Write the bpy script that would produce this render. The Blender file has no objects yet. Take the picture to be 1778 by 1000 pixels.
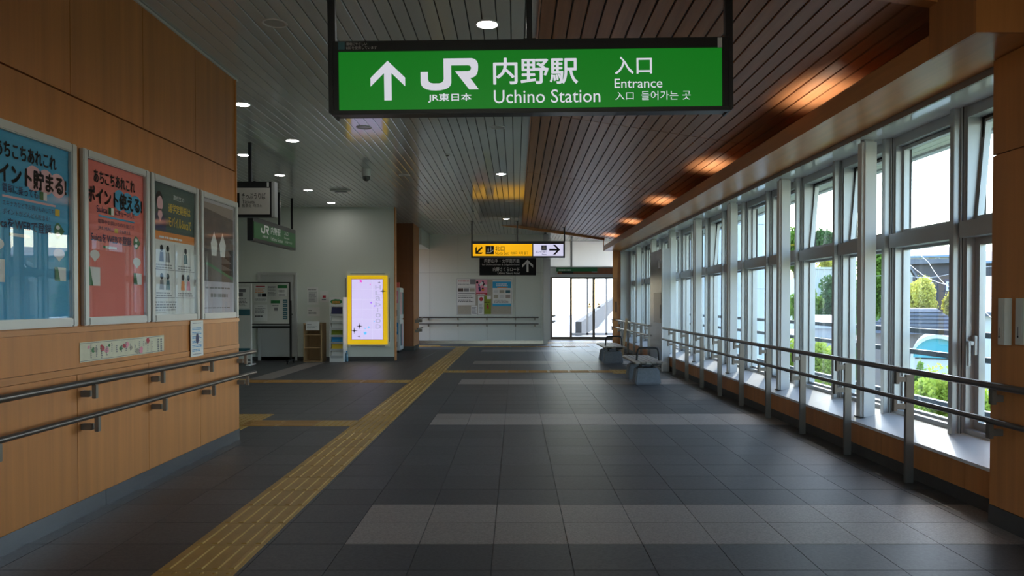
import bpy, bmesh, math, random
from mathutils import Vector, Matrix
random.seed(7)
SC = bpy.context.scene
COL = SC.collection
R = math.radians

# ------------------------------------------------------------------ camera
FPX, CXP, CYP, EYE = 1325.0, 896.0, 546.0, 1.33
TH = math.atan(21 / FPX)
cam_d = bpy.data.cameras.new('camera'); cam = bpy.data.objects.new('camera', cam_d); COL.objects.link(cam)
cam.location = (0, 0, EYE); cam.rotation_euler = (math.pi / 2 - TH, 0, 0)
cam_d.sensor_width = 36; cam_d.lens = FPX / 1778 * 36
cam_d.shift_x = -(CXP - 889) / 1778; cam_d.shift_y = (CYP - 500) / 1778
cam_d.clip_start = 0.05; cam_d.clip_end = 800
SC.camera = cam

# ------------------------------------------------------------------ world, sun, exposure
W = bpy.data.worlds.new('world'); SC.world = W; W.use_nodes = True
nt = W.node_tree; nt.nodes.clear()
sky = nt.nodes.new('ShaderNodeTexSky'); sky.sky_type = 'NISHITA'; sky.sun_disc = False
sky.sun_elevation = R(44); sky.sun_rotation = R(24); sky.air_density = 1.0; sky.dust_density = 1.0; sky.ozone_density = 1.0
bg = nt.nodes.new('ShaderNodeBackground'); bg.inputs['Strength'].default_value = 0.80
wo = nt.nodes.new('ShaderNodeOutputWorld')
nt.links.new(sky.outputs[0], bg.inputs[0]); nt.links.new(bg.outputs[0], wo.inputs[0])
SUN_DIR = Vector((0.31, 0.68, 0.72)).normalized()
sd = bpy.data.lights.new('sun', 'SUN'); sd.energy = 2.0; sd.angle = R(0.55); sd.color = (1.0, 0.93, 0.82)
sun = bpy.data.objects.new('sun', sd); COL.objects.link(sun)
sun.rotation_euler = SUN_DIR.to_track_quat('Z', 'Y').to_euler(); sun.location = (20, 40, 40)
SC.view_settings.view_transform = 'Standard'; SC.view_settings.look = 'None'
SC.view_settings.exposure = 0.58; SC.view_settings.gamma = 1.0; SC.view_settings.use_curve_mapping = False
SC.cycles.max_bounces = 10; SC.cycles.diffuse_bounces = 6; SC.cycles.glossy_bounces = 5
SC.cycles.transparent_max_bounces = 24; SC.cycles.transmission_bounces = 8
SC.cycles.sample_clamp_indirect = 8.0

# ------------------------------------------------------------------ picture-to-place helpers (real depth always given)
_c, _s = math.cos(TH), math.sin(TH)
def ray(u, v):
    dx = (u - CXP) / FPX; dy = -(v - CYP) / FPX
    return dx, _c + dy * _s, -_s + dy * _c
def atY(u, v, Y):
    d = ray(u, v); t = Y / d[1]; return Vector((d[0] * t, Y, EYE + d[2] * t))
def atX(u, v, X):
    d = ray(u, v); t = X / d[0]; return Vector((X, d[1] * t, EYE + d[2] * t))
def atZ(u, v, Z=0.0):
    d = ray(u, v); t = (Z - EYE) / d[2]; return Vector((d[0] * t, d[1] * t, Z))

# ------------------------------------------------------------------ object helpers
ORG = {}
def tag(o, label=None, cat=None, group=None, kind=None):
    if label: o['label'] = label
    if cat: o['category'] = cat
    if group: o['group'] = group
    if kind: o['kind'] = kind
    return o
def thing(name, label, cat, loc=(0, 0, 0), group=None, kind=None):
    o = bpy.data.objects.new(name, None); COL.objects.link(o); o.location = loc
    o.empty_display_size = 0.1
    ORG[o] = Vector(loc)
    return tag(o, label, cat, group, kind)
def link(name, me, parent=None, loc=(0, 0, 0)):
    o = bpy.data.objects.new(name, me); COL.objects.link(o); o.location = loc
    if parent is not None:
        o.parent = parent; ORG[o] = ORG.get(parent, Vector((0, 0, 0)))
    else:
        ORG[o] = Vector(loc)
    return o
def copy_tree(o, parent=None):
    c = o.copy(); COL.objects.link(c)
    if parent is not None: c.parent = parent
    for ch in o.children: copy_tree(ch, c)
    return c

class MB:
    def __init__(s): s.v = []; s.f = []; s.m = []
    def add(s, vs, fs, m=0):
        b = len(s.v); s.v += [tuple(p) for p in vs]
        for f in fs: s.f.append([b + i for i in f]); s.m.append(m)
        return s
    def box(s, x0, x1, y0, y1, z0, z1, m=0):
        return s.add([(x0,y0,z0),(x1,y0,z0),(x1,y1,z0),(x0,y1,z0),(x0,y0,z1),(x1,y0,z1),(x1,y1,z1),(x0,y1,z1)],
              [(3,2,1,0),(4,5,6,7),(0,1,5,4),(1,2,6,5),(2,3,7,6),(3,0,4,7)], m)
    def frustum(s, x0, x1, y0, y1, z0, z1, ix, iy, m=0):
        return s.add([(x0,y0,z0),(x1,y0,z0),(x1,y1,z0),(x0,y1,z0),(x0+ix,y0+iy,z1),(x1-ix,y0+iy,z1),(x1-ix,y1-iy,z1),(x0+ix,y1-iy,z1)],
              [(3,2,1,0),(4,5,6,7),(0,1,5,4),(1,2,6,5),(2,3,7,6),(3,0,4,7)], m)
    def prism(s, poly, axis, a, b, m=0):
        # poly: 2D points. axis 'x' -> (y,z), 'y' -> (x,z), 'z' -> (x,y)
        def P(p, t):
            return (t, p[0], p[1]) if axis == 'x' else (p[0], t, p[1]) if axis == 'y' else (p[0], p[1], t)
        n = len(poly); vs = [P(p, a) for p in poly] + [P(p, b) for p in poly]
        fs = [tuple(range(n)), tuple(range(2 * n - 1, n - 1, -1))]
        fs += [(i, n + i, n + (i + 1) % n, (i + 1) % n) for i in range(n)]
        return s.add(vs, fs, m)
    def tube(s, pts, r, n=10, m=0, cap=True):
        pts = [Vector(p) for p in pts]; rs = r if isinstance(r, (list, tuple)) else [r] * len(pts)
        vs = []; fs = []; prev = None
        for i, p in enumerate(pts):
            d = (pts[min(i + 1, len(pts) - 1)] - pts[max(i - 1, 0)]).normalized()
            if prev is None:
                a = d.orthogonal().normalized()
            else:
                a = (prev - d * prev.dot(d)).normalized()
            prev = a; b = d.cross(a)
            for k in range(n):
                t = 2 * math.pi * k / n; vs.append(p + (a * math.cos(t) + b * math.sin(t)) * rs[i])
        for i in range(len(pts) - 1):
            for k in range(n):
                fs.append((i*n+k, i*n+(k+1)%n, (i+1)*n+(k+1)%n, (i+1)*n+k))
        if cap:
            fs.append(tuple(range(n - 1, -1, -1))); fs.append(tuple((len(pts)-1)*n + k for k in range(n)))
        return s.add(vs, fs, m)
    def lathe(s, prof, c, n=20, m=0):
        # prof: list of (r,z) ; around z axis at c
        vs = []; fs = []
        for r, z in prof:
            for k in range(n):
                t = 2*math.pi*k/n; vs.append((c[0]+r*math.cos(t), c[1]+r*math.sin(t), c[2]+z))
        for i in range(len(prof)-1):
            for k in range(n): fs.append((i*n+k, i*n+(k+1)%n, (i+1)*n+(k+1)%n, (i+1)*n+k))
        fs.append(tuple(range(n-1,-1,-1))); fs.append(tuple((len(prof)-1)*n+k for k in range(n)))
        return s.add(vs, fs, m)
    def mesh(s, name, mats, smooth=False, bevel=0, off=None):
        me = bpy.data.meshes.new(name)
        vs = s.v if off is None else [(p[0]-off[0], p[1]-off[1], p[2]-off[2]) for p in s.v]
        me.from_pydata(vs, [], s.f)
        for mm in (mats if isinstance(mats, (list, tuple)) else [mats]): me.materials.append(mm)
        me.polygons.foreach_set('material_index', s.m)
        bm = bmesh.new(); bm.from_mesh(me)
        bmesh.ops.recalc_face_normals(bm, faces=bm.faces)
        if bevel:
            es = [e for e in bm.edges if len(e.link_faces) == 2 and e.calc_face_angle(0) > 0.5]
            bmesh.ops.bevel(bm, geom=es, offset=bevel, segments=2, affect='EDGES', clamp_overlap=True)
        if smooth:
            for f in bm.faces: f.smooth = True
            for e in bm.edges:
                if len(e.link_faces) == 2 and e.calc_face_angle(0) > 0.7: e.smooth = False
        bm.to_mesh(me); bm.free(); me.update()
        return me
    def build(s, name, mats, parent=None, smooth=False, bevel=0, loc=None):
        if parent is not None:
            me = s.mesh(name, mats, smooth, bevel, ORG[parent]); return link(name, me, parent)
        if loc is None:
            xs = [p[0] for p in s.v]; ys = [p[1] for p in s.v]; zs = [p[2] for p in s.v]
            loc = ((min(xs)+max(xs))/2, (min(ys)+max(ys))/2, min(zs))
        me = s.mesh(name, mats, smooth, bevel, loc)
        return link(name, me, None, loc)
def B(*a): return MB().box(*a)

# ------------------------------------------------------------------ materials
M = {}
def mat(name, col, rough=0.5, metal=0.0, spec=0.5, noise=None, bump=None, var=0.0, coat=0.0, emit=None, trans=0.0):
    """noise=(scale_xyz, amount, detail): mottles the colour; bump=(scale, strength); var: per-object value spread"""
    m = bpy.data.materials.new(name); m.use_nodes = True; t = m.node_tree; p = t.nodes['Principled BSDF']
    p.inputs['Base Color'].default_value = (*col, 1); p.inputs['Roughness'].default_value = rough
    p.inputs['Metallic'].default_value = metal; p.inputs['Specular IOR Level'].default_value = spec
    p.inputs['Coat Weight'].default_value = coat
    if trans: p.inputs['Transmission Weight'].default_value = trans
    if emit:
        p.inputs['Emission Color'].default_value = (*emit[0], 1); p.inputs['Emission Strength'].default_value = emit[1]
    src = None
    tc = t.nodes.new('ShaderNodeTexCoord')
    if noise:
        sc, amt, det = noise
        mp = t.nodes.new('ShaderNodeMapping'); mp.inputs['Scale'].default_value = sc
        nz = t.nodes.new('ShaderNodeTexNoise'); nz.inputs['Scale'].default_value = 1.0; nz.inputs['Detail'].default_value = det
        nz.inputs['Roughness'].default_value = 0.65
        t.links.new(tc.outputs['Object'], mp.inputs['Vector'])
        if var:
            oi0 = t.nodes.new('ShaderNodeObjectInfo'); vm = t.nodes.new('ShaderNodeVectorMath'); vm.operation = 'MULTIPLY_ADD'
            cb = t.nodes.new('ShaderNodeCombineXYZ')
            for k in range(3): t.links.new(oi0.outputs['Random'], cb.inputs[k])
            vm.inputs[1].default_value = (37, 91, 53); t.links.new(cb.outputs[0], vm.inputs[0]); t.links.new(mp.outputs[0], vm.inputs[2])
            t.links.new(vm.outputs[0], nz.inputs['Vector'])
        else:
            t.links.new(mp.outputs[0], nz.inputs['Vector'])
        mr = t.nodes.new('ShaderNodeMapRange'); mr.inputs['From Min'].default_value = 0.25; mr.inputs['From Max'].default_value = 0.75
        mr.inputs['To Min'].default_value = 1 - amt; mr.inputs['To Max'].default_value = 1 + amt
        t.links.new(nz.outputs['Fac'], mr.inputs['Value']); src = mr.outputs[0]
    if var:
        oi = t.nodes.new('ShaderNodeObjectInfo'); m2 = t.nodes.new('ShaderNodeMapRange')
        m2.inputs['To Min'].default_value = 1 - var; m2.inputs['To Max'].default_value = 1 + var
        t.links.new(oi.outputs['Random'], m2.inputs['Value'])
        if src is not None:
            mu = t.nodes.new('ShaderNodeMath'); mu.operation = 'MULTIPLY'
            t.links.new(src, mu.inputs[0]); t.links.new(m2.outputs[0], mu.inputs[1]); src = mu.outputs[0]
        else: src = m2.outputs[0]
    if src is not None:
        vm = t.nodes.new('ShaderNodeVectorMath'); vm.operation = 'SCALE'; vm.inputs[0].default_value = col
        t.links.new(src, vm.inputs['Scale']); t.links.new(vm.outputs[0], p.inputs['Base Color'])
    if bump:
        b = t.nodes.new('ShaderNodeBump'); b.inputs['Strength'].default_value = bump[1]; b.inputs['Distance'].default_value = 0.002
        n2 = t.nodes.new('ShaderNodeTexNoise'); n2.inputs['Scale'].default_value = bump[0]; n2.inputs['Detail'].default_value = 3
        t.links.new(tc.outputs['Object'], n2.inputs['Vector']); t.links.new(n2.outputs['Fac'], b.inputs['Height'])
        t.links.new(b.outputs[0], p.inputs['Normal'])
    M[name] = m; return m

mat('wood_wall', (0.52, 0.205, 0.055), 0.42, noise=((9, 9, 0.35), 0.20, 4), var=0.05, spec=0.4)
mat('wood_beam', (0.58, 0.24, 0.068), 0.30, noise=((9, 0.5, 9), 0.18, 4), var=0.04, spec=0.5)
mat('wood_ceiling', (0.40, 0.18, 0.08), 0.36, noise=((14, 0.5, 14), 0.22, 4), var=0.10, spec=0.32)
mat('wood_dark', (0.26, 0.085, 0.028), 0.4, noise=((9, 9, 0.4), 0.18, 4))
mat('ceiling_metal', (0.68, 0.69, 0.65), 0.085, spec=0.55, var=0.02)
mat('ceiling_void', (0.10, 0.095, 0.09), 0.8)
mat('tile_dark', (0.073, 0.074, 0.075), 0.48, noise=((55, 55, 55), 0.35, 6), bump=(120, 0.12), var=0.14, spec=0.3)
mat('tile_light', (0.27, 0.235, 0.205), 0.5, noise=((80, 80, 80), 0.38, 6), bump=(120, 0.12), var=0.08, spec=0.4)
mat('grout', (0.13, 0.13, 0.13), 0.8)
mat('tactile', (0.46, 0.27, 0.055), 0.5, noise=((6, 6, 6), 0.14, 5), var=0.07)
mat('tactile_plain', (0.42, 0.21, 0.045), 0.5, noise=((6, 6, 6), 0.14, 5), var=0.07)
mat('white_wall', (0.66, 0.70, 0.645), 0.5, noise=((0.6, 0.6, 0.6), 0.03, 2))
mat('wall_joint', (0.22, 0.22, 0.21), 0.7)
mat('stainless', (0.42, 0.405, 0.385), 0.26, 0.95, noise=((2, 2, 60), 0.08, 2))
mat('stainless_skirt', (0.50, 0.52, 0.55), 0.22, 0.95)
mat('rail_metal', (0.15, 0.135, 0.128), 0.30, 0.7)
mat('post_metal', (0.20, 0.183, 0.16), 0.36, 0.8)
mat('alu', (0.47, 0.485, 0.495), 0.38, 0.4, noise=((4, 4, 4), 0.02, 2))
mat('alu_dark', (0.30, 0.30, 0.30), 0.4, 0.5)
mat('white_paint', (0.72, 0.72, 0.70), 0.38, noise=((3, 3, 3), 0.02, 3))
mat('sill_white', (0.70, 0.71, 0.71), 0.40, noise=((2, 2, 2), 0.03, 3))
mat('head_panel', (0.66, 0.67, 0.66), 0.10, spec=0.6)
mat('base_dark', (0.06, 0.058, 0.055), 0.5, noise=((8, 8, 8), 0.2, 3))
mat('gasket', (0.02, 0.02, 0.02), 0.6)
mat('black_frame', (0.012, 0.012, 0.014), 0.32)
mat('black', (0.012, 0.012, 0.012), 0.5)
mat('sign_cover', (0.02, 0.022, 0.024), 0.25)
mat('concrete', (0.23, 0.255, 0.28), 0.75, noise=((30, 30, 30), 0.16, 5), bump=(60, 0.25))
mat('bench_slat', (0.30, 0.265, 0.225), 0.5, noise=((20, 2, 20), 0.14, 3), var=0.05)
mat('paper', (0.74, 0.74, 0.72), 0.6)
mat('paper_grey', (0.60, 0.61, 0.60), 0.6)
mat('ink', (0.012, 0.012, 0.014), 0.7, spec=0.2)
mat('ink_grey', (0.20, 0.20, 0.21), 0.6)
mat('ink_white', (0.80, 0.80, 0.80), 0.55)
mat('ink_red', (0.45, 0.03, 0.05), 0.55)
mat('ink_green', (0.02, 0.17, 0.05), 0.55)
mat('ink_blue', (0.02, 0.26, 0.55), 0.55)
mat('ink_yellow', (0.75, 0.50, 0.03), 0.55)
mat('ink_orange', (0.75, 0.24, 0.03), 0.55)
mat('ink_pink', (0.78, 0.30, 0.42), 0.55)
mat('ink_teal', (0.04, 0.14, 0.17), 0.55)
mat('ink_navy', (0.02, 0.025, 0.10), 0.55)
mat('poster_blue', (0.02, 0.36, 0.66), 0.5)
mat('poster_red', (0.80, 0.17, 0.14), 0.5)
mat('poster_pink', (0.80, 0.45, 0.50), 0.5)
mat('poster_green', (0.012, 0.065, 0.055), 0.5)
mat('poster_brown', (0.085, 0.06, 0.05), 0.5, noise=((6, 6, 6), 0.5, 4))
mat('poster_lav', (0.52, 0.50, 0.58), 0.5)
mat('cork', (0.40, 0.36, 0.29), 0.8, noise=((40, 40, 40), 0.1, 4))
mat('shelf_wood', (0.42, 0.27, 0.13), 0.5, noise=((20, 20, 2), 0.12, 3))
mat('door_grey', (0.52, 0.53, 0.53), 0.5)
mat('board_white', (0.62, 0.62, 0.58), 0.35)
mat('plastic_white', (0.62, 0.62, 0.56), 0.4)
mat('bottle', (0.25, 0.5, 0.7), 0.1, trans=0.7)
mat('e_green', (0.01, 0.10, 0.02), 0.35, emit=((0.003, 0.20, 0.010), 0.46))
mat('e_white', (0.6, 0.6, 0.6), 0.35, emit=((0.80, 0.80, 0.92), 0.46))
mat('e_yellow', (0.5, 0.3, 0.01), 0.35, emit=((1.0, 0.47, 0.0), 0.52))
mat('e_lav', (0.5, 0.5, 0.6), 0.35, emit=((0.70, 0.68, 0.92), 0.55))
mat('e_screen', (0.3, 0.3, 0.35), 0.3, emit=((0.66, 0.58, 0.92), 0.62))
mat('e_bezel', (0.6, 0.42, 0.02), 0.4, emit=((1.0, 0.62, 0.0), 0.36))
mat('e_pink', (0.3, 0.1, 0.2), 0.3, emit=((0.75, 0.05, 0.55), 0.7))
mat('e_cyan', (0.1, 0.3, 0.4), 0.3, emit=((0.08, 0.42, 0.85), 0.8))
mat('e_purple', (0.2, 0.1, 0.4), 0.3, emit=((0.30, 0.12, 0.75), 0.8))
mat('e_grey', (0.2, 0.2, 0.25), 0.3, emit=((0.40, 0.38, 0.58), 0.7))
mat('e_lamp', (0.8, 0.8, 0.8), 0.4, emit=((1.0, 0.96, 0.92), 45.0))
mat('lamp_off', (0.45, 0.45, 0.43), 0.3)
mat('lens_dark', (0.10, 0.10, 0.10), 0.2)
mat('sign_green', (0.015, 0.13, 0.03), 0.4)
mat('sign_white', (0.58, 0.56, 0.53), 0.4)
# outside
mat('facade', (0.62, 0.66, 0.70), 0.7, noise=((0.3, 0.3, 0.3), 0.03, 2))
mat('guard', (0.055, 0.085, 0.115), 0.4, 0.3)
mat('eave', (0.58, 0.60, 0.52), 0.5)
mat('ground', (0.16, 0.20, 0.09), 0.9, noise=((0.15, 0.15, 0.15), 0.4, 5))
mat('asphalt', (0.20, 0.20, 0.20), 0.9, noise=((0.5, 0.5, 0.5), 0.2, 5))
mat('house_dark', (0.075, 0.068, 0.075), 0.8, noise=((0.5, 0.5, 4), 0.1, 3))
mat('house_tan', (0.36, 0.30, 0.27), 0.8)
mat('house_cream', (0.48, 0.46, 0.40), 0.8)
mat('house_white', (0.68, 0.68, 0.68), 0.8)
mat('roof_grey', (0.13, 0.14, 0.165), 0.6, noise=((2, 2, 2), 0.12, 3))
mat('roof_blue', (0.18, 0.26, 0.36), 0.5)
mat('roof_light', (0.5, 0.52, 0.55), 0.4)
mat('glass_dark', (0.10, 0.14, 0.18), 0.1)
mat('teal_glass', (0.10, 0.42, 0.50), 0.15)
mat('conc_white', (0.66, 0.66, 0.64), 0.7, noise=((0.8, 0.8, 0.8), 0.06, 4))
mat('trunk', (0.10, 0.075, 0.05), 0.9, noise=((8, 8, 2), 0.3, 4))

def leafmat(name, col):
    m = bpy.data.materials.new(name); m.use_nodes = True; t = m.node_tree; t.nodes.clear()
    o = t.nodes.new('ShaderNodeOutputMaterial'); a = t.nodes.new('ShaderNodeBsdfDiffuse'); b = t.nodes.new('ShaderNodeBsdfTranslucent')
    mx = t.nodes.new('ShaderNodeMixShader'); mx.inputs[0].default_value = 0.5
    tc = t.nodes.new('ShaderNodeTexCoord'); nz = t.nodes.new('ShaderNodeTexNoise'); nz.inputs['Scale'].default_value = 1.3; nz.inputs['Detail'].default_value = 6
    mr = t.nodes.new('ShaderNodeMapRange'); mr.inputs['From Min'].default_value = .3; mr.inputs['From Max'].default_value = .7
    mr.inputs['To Min'].default_value = .65; mr.inputs['To Max'].default_value = 1.35
    vm = t.nodes.new('ShaderNodeVectorMath'); vm.operation = 'SCALE'; vm.inputs[0].default_value = col
    t.links.new(tc.outputs['Object'], nz.inputs['Vector']); t.links.new(nz.outputs['Fac'], mr.inputs['Value'])
    t.links.new(mr.outputs[0], vm.inputs['Scale']); t.links.new(vm.outputs[0], a.inputs[0]); t.links.new(vm.outputs[0], b.inputs[0])
    t.links.new(a.outputs[0], mx.inputs[1]); t.links.new(b.outputs[0], mx.inputs[2]); t.links.new(mx.outputs[0], o.inputs[0])
    M[name] = m; return m
leafmat('leaf_yellow', (0.70, 0.66, 0.16)); leafmat('leaf_green', (0.20, 0.33, 0.06)); leafmat('leaf_dark', (0.09, 0.18, 0.06)); leafmat('leaf_lime', (0.46, 0.56, 0.10))

def glassmat(name, tint=(0.95, 0.98, 0.97), ior=1.5, haze=0.0):
    m = bpy.data.materials.new(name); m.use_nodes = True; t = m.node_tree; t.nodes.clear()
    o = t.nodes.new('ShaderNodeOutputMaterial'); a = t.nodes.new('ShaderNodeBsdfTransparent'); a.inputs[0].default_value = (*tint, 1)
    g = t.nodes.new('ShaderNodeBsdfGlossy'); g.inputs['Roughness'].default_value = 0.0; g.inputs[0].default_value = (0.95, 0.95, 0.95, 1)
    fr = t.nodes.new('ShaderNodeFresnel'); fr.inputs['IOR'].default_value = ior
    mx = t.nodes.new('ShaderNodeMixShader')
    ge = t.nodes.new('ShaderNodeNewGeometry'); iv = t.nodes.new('ShaderNodeMath'); iv.operation = 'SUBTRACT'; iv.inputs[0].default_value = 1.0
    mu = t.nodes.new('ShaderNodeMath'); mu.operation = 'MULTIPLY'; t.links.new(ge.outputs['Backfacing'], iv.inputs[1])   # one reflection per sheet: only where light enters it
    t.links.new(fr.outputs[0], mu.inputs[0]); t.links.new(iv.outputs[0], mu.inputs[1])
    t.links.new(mu.outputs[0], mx.inputs[0]); t.links.new(a.outputs[0], mx.inputs[1]); t.links.new(g.outputs[0], mx.inputs[2])
    last = mx
    if haze:
        d = t.nodes.new('ShaderNodeBsdfTranslucent'); d.inputs[0].default_value = (0.9, 0.9, 0.9, 1)
        m2 = t.nodes.new('ShaderNodeMixShader'); m2.inputs[0].default_value = haze
        t.links.new(mx.outputs[0], m2.inputs[1]); t.links.new(d.outputs[0], m2.inputs[2]); last = m2
    t.links.new(last.outputs[0], o.inputs[0]); M[name] = m; return m
glassmat('glass'); glassmat('poster_glass', (0.97, 0.97, 0.97), 1.5); glassmat('door_glass', (0.96, 0.97, 0.96), 1.45)
def transl(name, col):
    m = bpy.data.materials.new(name); m.use_nodes = True; t = m.node_tree; t.nodes.clear()
    o = t.nodes.new('ShaderNodeOutputMaterial'); a = t.nodes.new('ShaderNodeBsdfDiffuse'); b = t.nodes.new('ShaderNodeBsdfTranslucent')
    a.inputs[0].default_value = (*col, 1); b.inputs[0].default_value = (*col, 1)
    mx = t.nodes.new('ShaderNodeMixShader'); mx.inputs[0].default_value = 0.6
    t.links.new(a.outputs[0], mx.inputs[1]); t.links.new(b.outputs[0], mx.inputs[2]); t.links.new(mx.outputs[0], o.inputs[0]); M[name] = m
transl('blind', (0.93, 0.91, 0.87))

# ------------------------------------------------------------------ flat print: lettering and shapes on a plane
class Plane:
    """O: origin, Rt: unit right, Up: unit up, N: unit normal toward the reader"""
    def __init__(s, O, Rt, Up): s.O = Vector(O); s.R = Vector(Rt); s.U = Vector(Up); s.N = s.R.cross(s.U)
    def p(s, a, b, d=0): return s.O + s.R * a + s.U * b + s.N * d
FONT_CACHE = {}
def glyph_mesh(txt, bold):
    k = (txt, bold)
    if k not in FONT_CACHE:
        cu = bpy.data.curves.new('lettering', 'FONT'); cu.body = txt; cu.size = 1.0; cu.resolution_u = 3
        cu.fill_mode = 'FRONT'
        ob = bpy.data.objects.new('lettering', cu)
        me = bpy.data.meshes.new_from_object(ob)
        vs = [(v.co.x, v.co.y) for v in me.vertices]; fs = [tuple(p.vertices) for p in me.polygons]
        bpy.data.objects.remove(ob); bpy.data.curves.remove(cu); bpy.data.meshes.remove(me)
        FONT_CACHE[k] = (vs, fs)
    return FONT_CACHE[k]
def letter(mb, pl, txt, box, d, bold=0.0, m=0):
    """lay txt into box=(a0,a1,b0,b1) of plane pl (fills the box)"""
    vs, fs = glyph_mesh(txt, 0)
    if not vs: return mb
    x0 = min(v[0] for v in vs); x1 = max(v[0] for v in vs); y0 = min(v[1] for v in vs); y1 = max(v[1] for v in vs)
    a0, a1, b0, b1 = box
    sx = (a1 - a0) / max(x1 - x0, 1e-6); sy = (b1 - b0) / max(y1 - y0, 1e-6)
    ow, oh = (bold * (b1 - b0) * .9,) * 2
    offs = [(0, 0)] if not bold else [(0, 0), (ow, 0), (-ow, 0), (0, oh), (0, -oh), (ow*.7, oh*.7), (-ow*.7, oh*.7), (ow*.7, -oh*.7), (-ow*.7, -oh*.7)]
    for i, (ox, oy) in enumerate(offs):
        mb.add([pl.p(a0 + (x - x0) * sx + ox, b0 + (y - y0) * sy + oy, d + i * .00004) for x, y in vs], fs, m)
    return mb
def flat(mb, pl, poly, d, m=0):
    return mb.add([pl.p(a, b, d) for a, b in poly], [tuple(range(len(poly)))], m)
def rect(mb, pl, a0, a1, b0, b1, d, m=0):
    return flat(mb, pl, [(a0, b0), (a1, b0), (a1, b1), (a0, b1)], d, m)
def slab(mb, pl, a0, a1, b0, b1, d0, d1, m=0):
    vs = [pl.p(a, b, d) for d in (d0, d1) for a, b in ((a0, b0), (a1, b0), (a1, b1), (a0, b1))]
    return mb.add(vs, [(3,2,1,0),(4,5,6,7),(0,1,5,4),(1,2,6,5),(2,3,7,6),(3,0,4,7)], m)
def ell(cx, cy, rx, ry, n=20, a0=0, a1=360):
    k = n if a1 - a0 < 360 else n
    return [(cx + rx * math.cos(R(a0 + (a1 - a0) * i / (k if a1 - a0 >= 360 else k - 1))), cy + ry * math.sin(R(a0 + (a1 - a0) * i / (k if a1 - a0 >= 360 else k - 1)))) for i in range(k)]
def star(cx, cy, r, n=5, inner=0.45, rot=90):
    return [(cx + (r if i % 2 == 0 else r * inner) * math.cos(R(rot + 180 / n * i)), cy + (r if i % 2 == 0 else r * inner) * math.sin(R(rot + 180 / n * i))) for i in range(2 * n)]
def rows(mb, pl, a0, a1, b0, b1, n, d, m=0, fill=0.5, seed=1):
    """n lines of illegible small print as broken dashes"""
    rnd = random.Random(seed); h = (b1 - b0) / n
    for i in range(n):
        a = a0; bb = b1 - (i + 1) * h; end = a1 - rnd.random() * 0.25 * (a1 - a0)
        while a < end:
            w = (a1 - a0) * rnd.uniform(0.04, 0.16); rect(mb, pl, a, min(a + w, end), bb, bb + h * fill, d, m); a += w + (a1 - a0) * 0.025
def printed(name, pl, mat_, parent, fn):
    mb = MB(); fn(mb); return mb.build(name, mat_, parent)

# ================================================================== STRUCTURE
CEIL = 3.5
WL, WLE = -2.69, 7.40           # left wall face and end
# ---- floor
floor = B(-9.6, 3.6, -6.2, 27.3, -0.3, -0.004).build('floor', M['grout'], loc=(0, 0, -0.3)); tag(floor, 'dark grey stone tiled concourse floor with pale cross bands', 'floor', kind='structure')
TP = 0.41; TX0 = -0.944; TY0 = 4.18 - 3 * TP
def tile_mat(ix, iy, xm, ym):
    k = (iy - 3) % 10
    if k in (0, 1) and xm > TX0 and iy >= 3: return 'tile_light'
    if -4.72 < xm < -4.1 and 13.3 < ym < 16.7: return 'tile_light'
    return 'tile_dark'
g = 0.0022
tme = {k: B(g, TP - g, g, TP - g, -0.02, 0).mesh('floor_tile', M[k]) for k in ('tile_dark', 'tile_light')}
for iy in range(22):
    for ix in range(-4, 9):
        x, y = TX0 + ix * TP, TY0 + iy * TP
        o = link('floor_tile', tme[tile_mat(ix, iy, x + TP/2, y + TP/2)], floor); o.location = Vector((x, y, 0)) - ORG[floor]
tf = MB()
for iy in range(-22, 60):
    for ix in range(-22, 12):
        if 0 <= iy < 22 and -4 <= ix < 9: continue
        x, y = TX0 + ix * TP, TY0 + iy * TP
        x1 = min(x + TP - g, 3.55)
        if y > 27.2 or x1 < x or (x > 2.97 and y < 21.4): continue
        mi = 1 if tile_mat(ix, iy, x + TP/2, y + TP/2) == 'tile_light' else 0
        z = 0
        tf.add([(x+g,y+g,z),(x1,y+g,z),(x1,y+TP-g,z),(x+g,y+TP-g,z),(x+g,y+g,-.02),(x1,y+g,-.02),(x1,y+TP-g,-.02),(x+g,y+TP-g,-.02)],
               [(0,1,2,3),(0,4,5,1),(1,5,6,2),(2,6,7,3),(3,7,4,0)], mi)
o = tf.build('floor_tile_field', [M['tile_dark'], M['tile_light']], floor); o['kind'] = 'stuff'
# ---- tactile paving
def bar_block():
    mb = B(0.002, .398, 0.002, .398, 0, .0035)
    for i in range(5):
        c = .04 + i * .08
        mb.frustum(c-.017, c+.017, .02, .38, .0035, .0085, .006, .006)
    return mb
def dot_block():
    mb = B(0.002, .398, 0.002, .398, 0, .0035)
    for i in range(6):
        for j in range(6):
            mb.lathe([(.014, .0035), (.008, .0085)], (.033 + i*.0668, .033 + j*.0668, 0), 8)
    return mb
bars = bar_block().mesh('tactile_block', M['tactile']); dots = dot_block().mesh('tactile_block', M['tactile'])
bars_p = bar_block().mesh('tactile_block', M['tactile_plain'])
def tac(me, x, y, rot=0):
    o = link('tactile_block', me, floor)
    o.location = Vector((x, y, 0)) - ORG[floor]
    if rot: o.rotation_euler = (0, 0, R(90)); o.location = Vector((x + .4, y, 0)) - ORG[floor]
TXS = -1.775
y = 3.75 - .8; k = 0
while y < 22.6:
    dot = abs(y - 3.35) < .05 or 7.8 < y + .2 < 9.0 or 12.4 < y + .2 < 13.3 or 14.3 < y + .2 < 15.0
    tac(dots if dot else bars, TXS, y); y += .4
for i in range(3): tac(dots if i == 0 else bars_p, TXS - .4*(i+1), 8.17, 1)
for i in range(4):
    for j in range(3): tac(dots, -3.27 - .4*i, 7.9 + .4*j - .05)
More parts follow.
